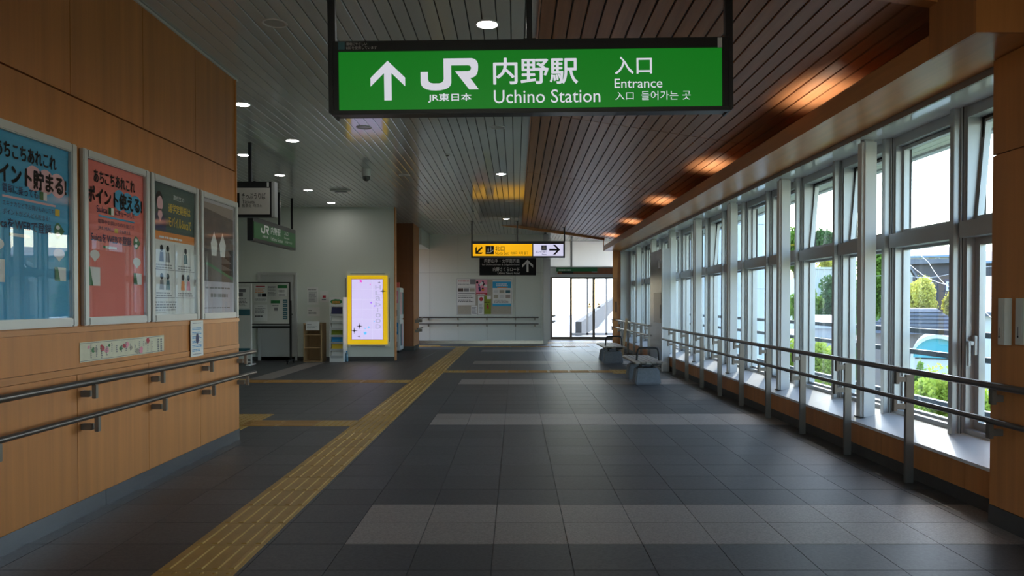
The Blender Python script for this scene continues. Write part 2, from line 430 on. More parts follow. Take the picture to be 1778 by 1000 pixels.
for i in range(7): tac(dots if i == 0 else bars_p, TXS - .4*(i+1), 12.62, 1)
for i in range(5):
    for j in range(2): tac(dots, -4.98 - .4*i, 12.42 + .4*j)
for i in range(8): tac(dots if i == 0 else bars_p, TXS + .4*(i+1), 14.45, 1)
for j in range(2): tac(bars, TXS + .4*9, 14.25 + .4*j, 0)
for i in range(-4, 9): tac(dots if -1 <= i <= 1 else bars_p, TXS + .4*i, 22.62, 1)
for i in range(6):
    for j in range(1): tac(dots, .85 + .4*i, 24.9, 0)
for i in range(4):
    for j in range(2): tac(dots, TXS - .95 - .4*i, 22.9 + .4*j)
for i in range(6): tac(bars_p, 1.43 + .4*(i%2), 23.02 + .4*(i//2), 0)

# ---- ceilings
ceil = B(-9.6, 3.55, -6.2, 21.0, 3.515, 3.75).box(-4.2, 3.55, 21.0, 27.3, 3.515, 3.75).build('ceiling', M['ceiling_void'], loc=(0, 0, 3.5)); tag(ceil, 'glossy pale metal plank ceiling above the ticket side', 'ceiling', kind='structure')
CP = .1103; NX = 56; cx1 = .18
YR = [4.69, 8.69, 12.69, 16.69, 20.69, 24.46]
pm = {}
for r in range(5):
    L = YR[r+1] - YR[r]
    pm[r] = MB().prism([(0.004, 0.004), (0.007, 0), (CP-.007, 0), (CP-.004, 0.004), (CP-.004, .013), (0.004, .013)], 'y', 0.002, L-.002).mesh('ceiling_plank', M['ceiling_metal'])
    for i in range(NX if r < 4 else 39):
        o = link('ceiling_plank', pm[r], ceil); o.location = Vector((cx1 - (i+1)*CP, YR[r], CEIL)) - ORG[ceil]
pf = MB()
for i in range(NX):
    x = cx1 - (i+1)*CP; pf.box(x+.004, x+CP-.004, -6, 4.688, CEIL, CEIL+.013)
x = cx1 - (NX+1)*CP
while x > -9.5:
    for a, b in zip([-6]+YR[:4], YR[:5]): pf.box(x+.004, x+CP-.004, a, b-.003, CEIL, CEIL+.013)
    x -= CP
x = .88
while x < 3.4:
    pf.box(x+.004, x+CP-.004, 21.6, 27.2, CEIL, CEIL+.013); x += CP
x = cx1
while x < .87:
    pf.box(x+.004, x+CP-.004, 21.6, 24.45, CEIL, CEIL+.013); x += CP
o = pf.build('ceiling_plank_field', M['ceiling_metal'], ceil); o['kind'] = 'stuff'
# timber ceiling, sloping down to the windows
SL = .15; SA = math.atan(SL)
ctim = MB().prism([(.18, 3.50), (2.97, 3.50-SL*2.79), (2.97, 3.74), (.18, 3.74)], 'y', -6.2, 21.6).build('ceiling_timber', M['ceiling_void'], loc=(0, 0, 3.0))
tag(ctim, 'dark timber plank ceiling sloping down toward the windows', 'ceiling', kind='structure')
TPW = .1128
YT = [4.62, 8.69, 12.69, 16.69, 20.69, 21.58]
for r in range(5):
    L = YT[r+1]-YT[r]
    me = MB().prism([(.005, 0.0), (.008, -.013), (TPW-.008, -.013), (TPW-.005, 0.0)], 'y', .006, L-.006).mesh('ceiling_plank', M['wood_ceiling'])
    for i in range(25):
        o = link('ceiling_plank', me, ctim); xx = .18 + i*TPW*math.cos(SA)
        o.location = Vector((xx, YT[r], 3.50 - SL*(xx-.18))) - ORG[ctim]; o.rotation_euler = (0, SA, 0)
pf = MB()
for i in range(25):
    xx = .18 + i*TPW*math.cos(SA); z = 3.5-SL*(xx-.18); z2 = z - SL*TPW
    pf.prism([(xx+.005, z), (xx+.005, z-.013), (xx+TPW-.005, z2-.013), (xx+TPW-.005, z2)], 'y', -6, 4.6)
o = pf.build('ceiling_plank_field', M['wood_ceiling'], ctim); o['kind'] = 'stuff'
# edge strip between the ceilings, end boards
t = B(.165, .18, -6.2, 21.6, 3.485, 3.52).build('trim_1', M['wood_ceiling']); tag(t, 'narrow timber edge strip where the two ceilings meet', 'trim', kind='structure')
t = MB().prism([(-.42, 3.495), (2.5, 3.085), (2.5, 3.5), (-.42, 3.52)], 'y', 21.58, 21.68).build('trim_2', M['wood_beam']); tag(t, 'tapered timber end board at far edge of timber ceiling', 'trim', kind='structure')
t = MB().prism([(.18, 3.42), (2.47, 3.09), (2.47, 3.5), (.18, 3.5)], 'y', 4.50, 4.59).build('trim_3', M['wood_beam']); tag(t, 'timber cross board at near edge of timber ceiling', 'trim', kind='structure')

# ---- left wall
wl = B(-3.2, -2.74, .1, WLE - .01, 0, CEIL+.01).box(-3.2, -2.74, -6.2, .1, 0, .9).box(-3.2, -2.74, -6.2, .1, 3.0, CEIL+.01).build('wall_left', M['wood_dark'], loc=(-2.7, 0, 0)); tag(wl, 'orange wood panelled wall with posters, left', 'wall', kind='structure')  # opening along the unseen near end is added to light the right wall
PY = [7.40 - .91*i for i in range(9)][::-1]
for a, b in zip(PY, PY[1:]):
    B(-2.74, WL, a+.003, b-.003, .105, .885).build('wood_panel', M['wood_wall'], wl)
    B(-2.745, -2.715, a+.003, b-.003, 2.598, 3.475).build('wood_panel', M['wood_wall'], wl)
for a, b in ((PY[0], PY[4]), (PY[4], 6.28), (6.285, WLE)):
    B(-2.74, WL-.002, a, b, .93, 1.145).build('wood_panel', M['wood_wall'], wl)
B(-2.745, WL+.004, PY[0], WLE, .888, .928).build('ledge', M['wood_beam'], wl)
B(-2.745, WL+.006, PY[0], WLE, 1.147, 1.178).build('ledge', M['wood_beam'], wl)
for a, b in zip(PY[::4], PY[4::4]): B(-2.745, -2.71, a+.002, b-.002, 1.178, 2.585).build('wood_panel', M['wood_wall'], wl)
B(-2.745, -2.70, WLE-.015, WLE+.004, .0, 3.475).build('end_trim', M['wood_beam'], wl)
B(-3.2, -2.745, WLE-.01, WLE+.004, 0, 3.475).build('end_panel', M['wood_wall'], wl)
t = B(-2.72, -2.70, -6, WLE+.06, 3.474, 3.492).build('trim_4', M['white_paint']); tag(t, 'white metal cornice strip above the left wood wall', 'trim', kind='structure')
bb = MB()
bb = thing('baseboard_left', 'brushed steel skirting along the left wood wall', 'baseboard', (WL, 0, 0), kind='structure')
for a, b in ((-6, 1.2), (1.2, 4.98), (4.985, WLE+.004)): B(-2.72, WL+.002, a, b, 0, .103).build('skirting_strip', M['stainless_skirt'], bb)

# ---- ticket-area white wall
wm = B(-9.6, -2.77, 17.43, 17.60, 0, CEIL+.01).build('wall_middle', M['white_wall'], loc=(-4, 17.5, 0)); tag(wm, 'plain white wall behind the lit advertising screen', 'wall', kind='structure')
B(-2.772, -2.755, 17.41, 17.62, 0, CEIL).build('edge_strip', M['wood_beam'], wm)
t = B(-9.5, -2.78, 17.415, 17.43, 0, .09).build('baseboard_middle', M['base_dark']); tag(t, 'dark skirting under the white wall', 'baseboard', kind='structure')
wt = B(-9.75, -9.6, 7.2, 21, 0, CEIL+.01).build('wall_ticket', M['white_wall']); tag(wt, 'white end wall of the ticket area', 'wall', kind='structure')
wk = B(-9.75, -2.7, -6.35, -6.2, 0, CEIL+.01).box(-2.7, 2.86, -6.35, -6.2, 0, .9).box(-2.7, 2.86, -6.35, -6.2, 3.0, CEIL+.01).box(2.86, 3.6, -6.35, -6.2, 0, CEIL+.01).build('wall_back', M['white_wall']); tag(wk, 'white wall behind the viewer with a wide opening added to let in light', 'wall', kind='structure')  # unseen wall; its wide opening is added so daylight reaches the near right wall
wtn = B(-9.75, -3.2, 7.2, 7.39, 0, CEIL+.01).build('wall_inner', M['white_wall']); tag(wtn, 'white partition at the near side of the ticket area', 'wall', kind='structure')
# timber pillar wall
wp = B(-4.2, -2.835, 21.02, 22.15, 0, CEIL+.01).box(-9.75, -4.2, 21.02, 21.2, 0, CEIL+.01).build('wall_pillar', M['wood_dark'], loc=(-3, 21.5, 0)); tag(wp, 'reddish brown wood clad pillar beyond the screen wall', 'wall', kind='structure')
for x0, x1 in ((-6.2, -3.66), (-3.655, -2.822)):
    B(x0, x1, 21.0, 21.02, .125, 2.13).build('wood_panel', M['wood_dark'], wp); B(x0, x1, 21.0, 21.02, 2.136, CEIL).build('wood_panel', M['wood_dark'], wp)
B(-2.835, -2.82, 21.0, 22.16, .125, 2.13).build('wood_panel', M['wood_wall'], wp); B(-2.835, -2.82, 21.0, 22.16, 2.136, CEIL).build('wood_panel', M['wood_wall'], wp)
t = B(-4.21, -2.815, 20.99, 22.16, 0, .12).build('baseboard_pillar', M['base_dark']); tag(t, 'dark skirting round the wood clad pillar', 'baseboard', kind='structure')
# ---- far white wall
FY = 24.46
wf = B(-4.2, .875, FY, FY+.25, 0, CEIL+.01).build('wall_far', M['wall_joint'], loc=(-1, FY, 0)); tag(wf, 'pale panelled wall with notice board at concourse end', 'wall', kind='structure')
fx = [-4.2, -2.76, -1.855, -.93, -.02, .80, .875]
for a, b in zip(fx, fx[1:]):
    for z0, z1 in ((.105, .64), (.643, 2.27), (2.276, CEIL)): B(a+.005, b-.005, FY-.012, FY, z0, z1).build('wall_panel', M['white_wall'], wf)
t = B(-4.2, .875, FY-.02, FY, 0, .103).build('baseboard_far', M['stainless']); tag(t, 'steel skirting along the far white wall', 'baseboard', kind='structure')
lt = B(-4.2, -2.76, 22.3, FY-.02, 3.02, CEIL+.01).build('wall_lintel', M['white_wall']); tag(lt, 'white lintel above the stair opening by the pillar', 'wall', kind='structure')

# ---- right: near wood wall
wr = B(2.88, 3.45, -6.2, 4.58, 0, 2.78).build('wall_right', M['wood_dark'], loc=(2.9, 4, 0)); tag(wr, 'orange wood wall with switch boxes, near right', 'wall', kind='structure')
for a, b in ((-6, -2), (-1.996, 2), (2.004, 4.592)):
    B(2.86, 2.88, a, b, .115, 2.205).build('wood_panel', M['wood_wall'], wr); B(2.86, 2.88, a, b, 2.212, 2.775).build('wood_panel', M['wood_wall'], wr)
B(2.88, 3.42, 4.58, 4.592, .115, 2.775).build('end_panel', M['wood_wall'], wr)
t = B(2.855, 3.45, -6, 4.596, 0, .112).build('baseboard_right', M['base_dark']); tag(t, 'dark skirting under the near right wood wall', 'baseboard', kind='structure')
# beam and soffit
BY0, BY1 = 4.14, 21.6
bm_ = thing('trim_5', 'wood clad light cove beam running along above the windows', 'beam', (2.5, 12, 2.78), kind='structure')
fy = [4.59, 8.7, 12.8, 16.9, BY1]
for a, b in zip(fy, fy[1:]): B(2.47, 2.49, a, b-.0005, 2.78, 2.925).build('fascia_board', M['wood_beam'], bm_)
for a, b in zip([BY0]+fy[1:-1], fy[1:]): B(2.49, 2.945, a, b-.001, 2.78, 2.795).build('soffit_board', M['wood_beam'], bm_)
B(2.47, 2.49, BY0, 4.589, 2.78, 3.5).build('fascia_board', M['wood_wall'], bm_)
B(2.47, 3.5, BY0-.02, BY0, 2.78, 3.74).build('end_board', M['wood_wall'], bm_)
B(2.47, 2.49, BY1, BY1+.02, 2.78, 3.1).build('end_board', M['wood_beam'], bm_)
B(2.945, 2.965, 4.0, BY1, 2.745, 3.2).build('back_board', M['wood_ceiling'], bm_)
B(2.935, 2.955, 4.6, BY1, 2.735, 2.785).build('edge_trim', M['alu_dark'], bm_)
B(2.49, 3.2, BY0, 4.6, 2.795, 2.8).build('cove_floor', M['wood_dark'], bm_)
wb = B(3.6, 3.7, -6.2, 4.5, -.3, 3.75).build('wall_outer', M['facade']); tag(wb, 'pale outer cladding behind the near right wood wall', 'wall', kind='structure')
wh = B(2.97, 3.45, 4.3, BY1, 2.79, 3.75).build('wall_head', M['facade']); tag(wh, 'wall strip above the window heads', 'wall', kind='structure')

# ---- window wall
WY0, BAY, NB = 4.575, 1.045, 16
hp = thing('trim_6', 'glossy white head panel above the windows', 'trim', (3.1, 12, 2.75), kind='structure')
for i in range(0, NB, 2): B(2.955, 3.30, WY0+i*BAY+.001, WY0+(i+2)*BAY-.001, 2.75, 2.765).build('head_panel', M['head_panel'], hp)
kw = B(2.985, 3.35, 4.59, 21.5, 0, .265).build('wall_sill', M['base_dark'], loc=(3.1, 12, 0)); tag(kw, 'low wood fronted wall under the windows', 'wall', kind='structure')
ks = [4.60, 5.03] + [5.03 + .1 + 1.045*i for i in range(1, 16)] + [21.4]
for a, b in zip(ks, ks[1:]): B(2.968, 2.985, a+.002, b-.002, .098, .278).build('wood_panel', M['wood_wall'], kw)
sil = thing('trim_7', 'sloping white window sill boards', 'sill', (3.1, 12, .3), kind='structure')
sy = [4.60] + [5.62 + 2.09*i for i in range(8)] + [21.4]
for a, b in zip(sy, sy[1:]):
    MB().prism([(2.945, .275), (2.945, .297), (3.30, .383), (3.30, .3)], 'y', a+.0015, b-.0015).build('sill_board', M['sill_white'], sil)

def make_window(tilt, casement):
    """one bay, local y 0..BAY, world x and z"""
    w = thing('window_1', '', 'window', (3.3, 0, 0), kind='structure')
    # mullion (near side of the bay)
    B(3.20, 3.245, -.028, .028, .35, 2.75).build('mullion', M['alu'], w, bevel=.003)
    B(3.245, 3.40, -.05, .05, .35, 2.75).build('mullion', M['alu'], w, bevel=.003)
    B(3.25, 3.256, -.053, .053, .36, 2.75).build('gasket', M['gasket'], w)
    a, b = .05, BAY-.05
    fr = MB().box(3.27, 3.40, a, a+.03, .37, 2.75).box(3.27, 3.40, b-.03, b, .37, 2.75).box(3.27, 3.40, a+.03, b-.03, 2.67, 2.75).box(3.27, 3.40, a+.03, b-.03, .36, .41)
    fr.build('frame', M['alu'], w)
    tr = B(3.225, 3.40, a, b, 1.80, 1.918).build('transom', M['alu'], w, bevel=.004)
    # lower light
    a2, b2 = a+.03, b-.03; sw = .055 if casement else .022
    def sash(z0, z1, x0, x1, s, parent, nm):
        mb = MB().box(x0, x1, a2, a2+s, z0, z1).box(x0, x1, b2-s, b2, z0, z1).box(x0, x1, a2+s, b2-s, z0, z0+s).box(x0, x1, a2+s, b2-s, z1-s, z1)
        return mb.build(nm, M['alu'], parent)
    lo = sash(.41, 1.80, 3.33, 3.375, sw, w, 'lower_sash')
    B(3.352, 3.358, a2+sw-.004, b2-sw+.004, .41+sw-.004, 1.80-sw+.004).build('pane', M['glass'], lo)
    if casement:
        h = MB().box(3.305, 3.33, b2-.045, b2-.015, .95, 1.09).box(3.27, 3.305, b2-.042, b2-.018, 1.02, 1.05).box(3.262, 3.282, b2-.042, b2-.018, .87, 1.05)
        h.build('handle', M['alu'], lo, bevel=.004)
    # upper light
    up = thing('upper_sash', None, None, (0, 0, 0)); COL.objects.unlink(up); bpy.data.objects.remove(up)
    z0, z1 = 1.925, 2.665
    us = sash(z0, z1, 3.325, 3.37, .03, w, 'upper_sash')
    pn = B(3.345, 3.351, a2+.026, b2-.026, z0+.026, z1-.026).build('pane', M['glass'], us)
    gk = MB().box(3.372, 3.40, a2-.001, a2+.012, z0, z1).box(3.372, 3.40, b2-.012, b2+.001, z0, z1).box(3.372, 3.40, a2, b2, z1-.01, z1+.01).build('gasket', M['gasket'], w)
    if tilt:   # bottom hung, top swung outward
        off = ORG[w]; piv = Vector((3.34, 0, z0)) - off
        T = Matrix.Translation(piv) @ Matrix.Rotation(R(4.5), 4, 'Y') @ Matrix.Translation(-piv)
        us.data.transform(T); pn.data.transform(T)
    return w
PROT = {}
ordn = ['first', 'second', 'third', 'fourth', 'fifth', 'sixth', 'seventh', 'eighth', 'ninth', 'tenth', 'eleventh', 'twelfth', 'thirteenth', 'fourteenth', 'fifteenth', 'sixteenth']
for i in range(NB):
    tilt = i in (0, 2, 3, 7); cas = i == 0
    k = (tilt, cas)
    if k not in PROT: w = PROT[k] = make_window(*k)
    else: w = copy_tree(PROT[k])
    w.name = 'window_%d' % (i+1); w.location = (3.3, WY0 + i*BAY, 0)
    tag(w, '%s tall aluminium window bay counted from the near right wood wall' % ordn[i], 'window')
we = B(3.20, 3.40, WY0+NB*BAY-.05, WY0+NB*BAY+.2, .3, 2.75).build('window_17', M['alu']); tag(we, 'aluminium end mullion closing the window row', 'window', kind='structure')
we = B(2.95, 3.9, 21.5, 21.6, 0, 2.78).build('wall_end', M['white_paint']); tag(we, 'white end panel past the last window', 'wall', kind='structure')
def column(i):
    y = WY0 + i*BAY - .005
    c = thing('column', '%s white steel column in front of the windows, counted from the right' % ordn[i//2-1], 'column', (3.09, y, .3), kind='structure')
    B(3.02, 3.15, y, y+.125, .30, 2.75).build('shaft', M['white_paint'], c, smooth=True, bevel=.022)
    B(3.012, 3.158, y-.008, y+.133, .318, .325).build('base_gasket', M['gasket'], c)
for i in range(2, 16, 2): column(i)

# jamb cupboard by the far doors
jb = thing('wall_jamb', 'wood clad cupboard wall beside the far glass doors', 'wall', (2.8, 21.7, 0), kind='structure')
B(2.80, 2.95, 21.62, 21.95, 0, 3.1).build('carcass', M['wood_dark'], jb)
B(2.735, 2.88, 21.60, 21.62, .02, 2.0).build('door_panel', M['wood_wall'], jb); B(2.735, 2.88, 21.60, 21.62, 2.006, 3.1).build('wood_panel', M['wood_wall'], jb)
B(2.884, 2.96, 21.60, 21.62, .02, 3.1).build('wood_panel', M['wood_beam'], jb)
B(2.80, 2.812, 21.585, 21.60, 1.05, 1.35).build('pull_handle', M['black'], jb); B(2.835, 2.847, 21.585, 21.60, 1.05, 1.35).build('pull_handle', M['black'], jb)

# ---- far glass doors
DY = 27.05
d1 = thing('door_1', 'automatic glass doors to the sunlit walkway', 'door', (2.2, DY, 0), kind='structure')
def uX(u, Y): return atY(u, 500, Y).x
def vZ(v, Y): return atY(900, v, Y).z
xl = uX(946, DY); x1 = uX(955.5, DY); x2 = uX(990, DY); x3 = uX(1031, DY); xr = 3.75
B(.875, 1.02, FY-.01, FY+.12, 0, CEIL).build('corner_post', M['alu'], d1)
B(.90, .93, FY+.12, DY, 0, CEIL).build('reveal_panel', M['white_paint'], d1)
B(xl-.1, x1, DY-.05, DY+.05, 0, CEIL).build('jamb', M['alu'], d1)
B(xr-.08, xr, DY-.05, DY+.05, 0, CEIL).build('jamb', M['alu'], d1)
zt = vZ(464, DY); zh0 = vZ(481, DY); zh1 = vZ(476, DY)
B(x1, xr, DY-.06, DY+.06, zh0, zh1).build('header', M['alu'], d1)
B(x1, xr, DY-.05, DY+.05, zt-.02, zt+.02).build('header', M['alu'], d1)
B(uX(968, DY), xr, DY-.09, DY-.02, zh1, zt-.02).build('operator_box', M['wood_dark'], d1)
B(x1, uX(968, DY), DY-.05, DY+.02, zh1, zt-.02).build('filler_panel', M['white_wall'], d1)
B(uX(975, DY), uX(995, DY), DY-.14, DY-.09, zh1+.02, zh1+.10).build('sensor', M['black'], d1)
B(uX(1027, DY), uX(1036, DY), DY-.14, DY-.09, zh1+.06, zh1+.11).build('sensor', M['alu'], d1)
xm = uX(992, DY)
B(x1, xm-.03, DY+.0, DY+.012, zt+.02, CEIL).build('transom_blind', M['blind'], d1)
B(xm+.03, xr, DY+.0, DY+.012, zt+.02, CEIL).build('transom_blind', M['blind'], d1)
B(xm-.03, xm+.03, DY-.03, DY+.03, zt, CEIL).build('transom_mullion', M['alu_dark'], d1)
mat('door_frame', (.16, .135, .115), .4, .4)
def leaf(xa, xb, dy, m='door_frame'):
    s = .07
    l = MB().box(xa, xa+s, DY+dy, DY+dy+.04, 0.02, zh0).box(xb-s, xb, DY+dy, DY+dy+.04, .02, zh0).box(xa+s, xb-s, DY+dy, DY+dy+.04, .02, .11).box(xa+s, xb-s, DY+dy, DY+dy+.04, zh0-.05, zh0).build('leaf', M[m], d1)
    B(xa+s-.004, xb-s+.004, DY+dy+.016, DY+dy+.022, .106, zh0-.046).build('pane', M['door_glass'], l)
leaf(x1, x2+.06, -.02); leaf(x2+.0, x3+.03, .05); leaf(x3-.03, 3.5, -.02)
for u in (1024, 1040):
    c = atY(u, 530, DY-.03)
    MB().prism([(c.x-.06, c.z-.08), (c.x+.06, c.z-.08), (c.x+.06, c.z-.04), (c.x-.06, c.z-.04)], 'y', DY+.04, DY+.042).prism([(c.x-.045, c.z+.0), (c.x+.045, c.z+.0), (c.x, c.z+.11)], 'y', DY+.04, DY+.042).build('safety_mark', M['ink'], d1)
B(x1, 3.7, DY-.1, DY+.1, 0, .02).build('threshold', M['stainless'], d1)
t = B(3.6, 3.75, 21.6, DY, 0, CEIL).build('wall_lobby', M['white_wall']); tag(t, 'white side wall of the lobby before the glass doors', 'wall', kind='structure')

# ---- service door in the white wall
d2 = thing('door_2', 'pale grey service door behind the rolling notice board', 'door', (-5.5, 17.42, 0), kind='structure')
dl, dr = atY(448, 500, 17.42).x, atY(516, 500, 17.42).x; dz = atY(480, 473, 17.42).z
MB().box(dl, dl+.06, 17.39, 17.43, 0, dz).box(dr-.05, dr, 17.39, 17.43, 0, dz).box(dl+.06, dr-.05, 17.39, 17.43, dz-.05, dz).build('frame', M['door_grey'], d2)
lf = B(dl+.065, dr-.055, 17.415, 17.43, .01, dz-.055).build('leaf', M['door_grey'], d2)
MB().tube([(dr-.12, 17.40, .98), (dr-.22, 17.38, .98)], .012, 8).lathe([(.022, 0), (.022, .02)], (dr-.12, 17.40, 1.05), 10).build('handle', M['black'], lf)

# ================================================================== THINGS: hanging signs
# near green sign
SY = 4.50
def sign_px(Y, u0, v0, slope):
    def f(u, v):
        p = atY(u, v + slope * (u - u0), Y); return p
    return f
sroot = thing('hanging_sign', 'large lit green hanging sign reading Uchino Station Entrance with up arrow', 'sign', (atY(922, 130, SY).x, SY, atY(922, 130, SY).z))
sc_ = ORG[sroot]
f0 = SY - .05
sp = sign_px(f0, 922, 130, .0115)
def sb(u0, u1, v0, v1):          # pixel box -> plane box (a right, b up), plane origin = sign centre
    vm = (v0 + v1) / 2; p0 = sp(u0, v1); p1 = sp(u1, v0); um = (u0+u1)/2
    zb = atY(um, v1 + .0115*(um-922), f0).z; zt_ = atY(um, v0 + .0115*(um-922), f0).z
    return (p0.x - sc_.x, p1.x - sc_.x, zb - sc_.z, zt_ - sc_.z)
pl1 = Plane((sc_.x, f0, sc_.z), (1, 0, 0), (0, 0, 1))
ho = sb(574, 1270, 67, 196)
X0, X1, Z0, Z1 = ho[0]+sc_.x, ho[1]+sc_.x, ho[2]+sc_.z, ho[3]+sc_.z
fa = sb(588, 1254, 86, 188)
# body with front opening
B(X0+.012, X1-.012, f0+.03, SY+.09, Z0+.012, Z1-.006).build('housing', M['black_frame'], sroot, bevel=.004)
FX0, FX1, FZ0, FZ1 = fa[0]+sc_.x, fa[1]+sc_.x, fa[2]+sc_.z, fa[3]+sc_.z
B(X0+.012, X1-.012, f0-.004, f0+.03, FZ1, Z1-.004).build('top_cover', M['sign_cover'], sroot)
B(X0+.012, X1-.012, f0-.004, f0+.03, Z0+.02, FZ0).build('bottom_cover', M['sign_cover'], sroot)
B(X0+.012, FX0, f0-.004, f0+.03, FZ0, FZ1).build('side_cover', M['sign_cover'], sroot); B(FX1, X1-.012, f0-.004, f0+.03, FZ0, FZ1).build('side_cover', M['sign_cover'], sroot)
MB().box(X0, X0+.016, f0-.012, SY+.1, Z0, Z1).build('end_cap', M['black_frame'], sroot, bevel=.003); MB().box(X1-.016, X1, f0-.012, SY+.1, Z0, Z1).build('end_cap', M['black_frame'], sroot, bevel=.003)
B(X0+.012, X1-.012, f0-.01, f0+.03, Z0, Z0+.024).build('bottom_rail', M['black_frame'], sroot, bevel=.003)
face = B(FX0, FX1, f0+.006, f0+.03, FZ0, FZ1).build('face_panel', M['e_green'], sroot)
dd = -.004
def arrow_poly(c, w, h, hw, ang=0, th=None):
    """up arrow with cut barbs, centre c, total width w and height h, shaft width hw"""
    th = th or hw; k = th * 1.0
    pts = [(0, h/2), (w/2, h/2 - w/2*.98), (w/2, h/2 - w/2*.98 - k*1.25), (hw/2, h/2 - hw/2 - k*1.25 + .0), (hw/2, -h/2), (-hw/2, -h/2), (-hw/2, h/2 - hw/2 - k*1.25), (-w/2, h/2 - w/2*.98 - k*1.25), (-w/2, h/2 - w/2*.98)]
    ca, sa = math.cos(R(ang)), math.sin(R(ang))
    return [(c[0] + x*ca - y*sa, c[1] + x*sa + y*ca) for x, y in pts]
ab = sb(643, 703, 105, 174)
printed('arrow', pl1, M['e_white'], face, lambda mb: flat(mb, pl1, arrow_poly(((ab[0]+ab[1])/2, (ab[2]+ab[3])/2), ab[1]-ab[0], ab[3]-ab[2], (ab[1]-ab[0])*.215, 0, (ab[1]-ab[0])*.2), dd))
def jr_pts(box):
    raw = [(890,388),(957,388),(957,455),(963,475),(980,488),(1005,493),(1055,493),(1078,488),(1094,475),(1100,455),(1100,268),(1355,268),(1380,275),(1400,292),(1411,316),(1413,345),(1411,380),(1403,410),(1388,430),(1366,443),(1340,447),
           (1417,552),(1330,552),(1203,385),(1320,385),(1338,380),(1347,368),(1347,350),(1340,337),(1322,332),(1168,332),(1168,490),(1160,515),(1140,535),(1110,548),(1070,556),(1030,558),(985,556),(945,547),(915,532),(897,510),(890,482)]
    a0, a1, b0, b1 = box
    return [(a0 + (x-890)/527*(a1-a0), b1 - (y-268)/290*(b1-b0)) for x, y in raw]
printed('logo', pl1, M['e_white'], face, lambda mb: flat(mb, pl1, jr_pts(sb(730, 831, 101, 156.5)), dd))
def letters(nm, pl, m, parent, items, d=dd):
    for t_, bx, bd in items:
        letter(MB(), pl, t_, bx, d, bd).build(nm, m, parent)
letters('lettering', pl1, M['e_white'], face, [('JR東日本', sb(743, 818, 162, 177), .02), ('内野駅', sb(857, 1003, 100, 145), .018), ('Uchino Station', sb(857, 1042, 155, 178), .004),
    ('入口', sb(1068, 1132, 98, 128), .012), ('Entrance', sb(1067, 1150, 136, 152), .004), ('入口', sb(1068, 1100, 159, 173), 0), ('들어가는 곳', sb(1113, 1199, 157, 173), 0)])
tcov = [c for c in sroot.children if c.name.startswith('top_cover')][0]
letters('lettering', pl1, M['paper_grey'], tcov, [('環境にやさしい', sb(602, 638, 74, 79.5), 0), ('LEDを使用しています', sb(602, 655, 80.5, 86), 0)], .005)
bx = sb(588, 599.5, 73, 86.5); printed('sticker', pl1, M['ink_teal'], tcov, lambda mb: rect(mb, pl1, *bx, .005))
bx2 = sb(1246, 1254, 65.5, 83); printed('sticker', pl1, M['paper_grey'], tcov, lambda mb: rect(mb, pl1, *bx2, .005))
for u in (577, 920, 1266):
    p = atY(u, 60, SY + .03); zc = 3.5 if p.x < .18 else 3.5 - SL*(p.x-.18) - .013
    w = .022 if u != 920 else .017
    pole = MB().box(p.x-w, p.x+w, SY+.02, SY+.06, Z1-.01 if u == 920 else Z0+.03, zc+.02).build('hanger_pole', M['black_frame'], sroot)
    B(p.x-.05, p.x+.05, SY-.01, SY+.09, zc-.004, zc+.004).build('ceiling_plate', M['black_frame'], sroot)
    if u == 920: B(p.x-.035, p.x+.035, SY, SY+.08, Z1-.012, Z1+.02).build('clamp', M['black_frame'], sroot)
sroot.rotation_euler = (0, R(-.66), 0)

# yellow / white sign
Y2 = 20.4
def pxbox(Y):
    def f(u0, u1, v0, v1):
        a = atY(u0, v1, Y); b = atY(u1, v0, Y); return (a.x, b.x, a.z, b.z)
    return f
q = pxbox(Y2 - .05)
h = q(818, 981, 418.5, 447.5); ys = thing('hanging_sign', 'lit yellow and white hanging sign for north exit and elevator', 'sign', ((h[0]+h[1])/2, Y2, h[2]))
plf = Plane((0, Y2-.05, 0), (1, 0, 0), (0, 0, 1))
B(h[0], h[1], Y2-.04, Y2+.1, h[2], h[3]).build('housing', M['black_frame'], ys)
fy_ = q(821, 924, 423.5, 444.5); fw_ = q(926, 978, 423.5, 444.5)
f1 = B(fy_[0], fy_[1], Y2-.055, Y2-.04, fy_[2], fy_[3]).build('yellow_panel', M['e_yellow'], ys)
f2 = B(fw_[0], fw_[1], Y2-.055, Y2-.04, fw_[2], fw_[3]).build('white_panel', M['e_lav'], ys)
def arrow_at(nm, bx, ang, parent, m, d, pl, sh=.2):
    w = min(bx[1]-bx[0], bx[3]-bx[2])
    printed(nm, pl, m, parent, lambda mb: flat(mb, pl, arrow_poly(((bx[0]+bx[1])/2, (bx[2]+bx[3])/2), w, w*1.12, w*sh, ang, w*.19), d))
arrow_at('arrow', q(824, 839, 427.5, 442.5), 135, f1, M['ink'], .007, plf); arrow_at('arrow', q(953, 973, 425, 442), -90, f2, M['ink'], .007, plf)
pb = q(843, 857.5, 427, 441.5)
def picto(mb):
    rect(mb, plf, *pb, .007)
printed('pictogram', plf, M['ink'], f1, picto)
def pict2(mb):
    w = pb[1]-pb[0]; a, b = pb[0], pb[2]
    flat(mb, plf, [(a+.12*w, b+.12*w), (a+.5*w, b+.12*w), (a+.92*w, b+.42*w), (a+.92*w, b+.54*w), (a+.48*w, b+.24*w), (a+.12*w, b+.24*w)], .009)
    for cx, cy in ((.33, .52), (.63, .66)):
        flat(mb, plf, ell(a+cx*w, b+(cy+.22)*w, .06*w, .06*w, 10), .009); rect(mb, plf, a+(cx-.07)*w, a+(cx+.07)*w, b+(cy-.2)*w, b+(cy+.14)*w, .009)
printed('pictogram_figure', plf, M['ink_white'], f1, pict2)
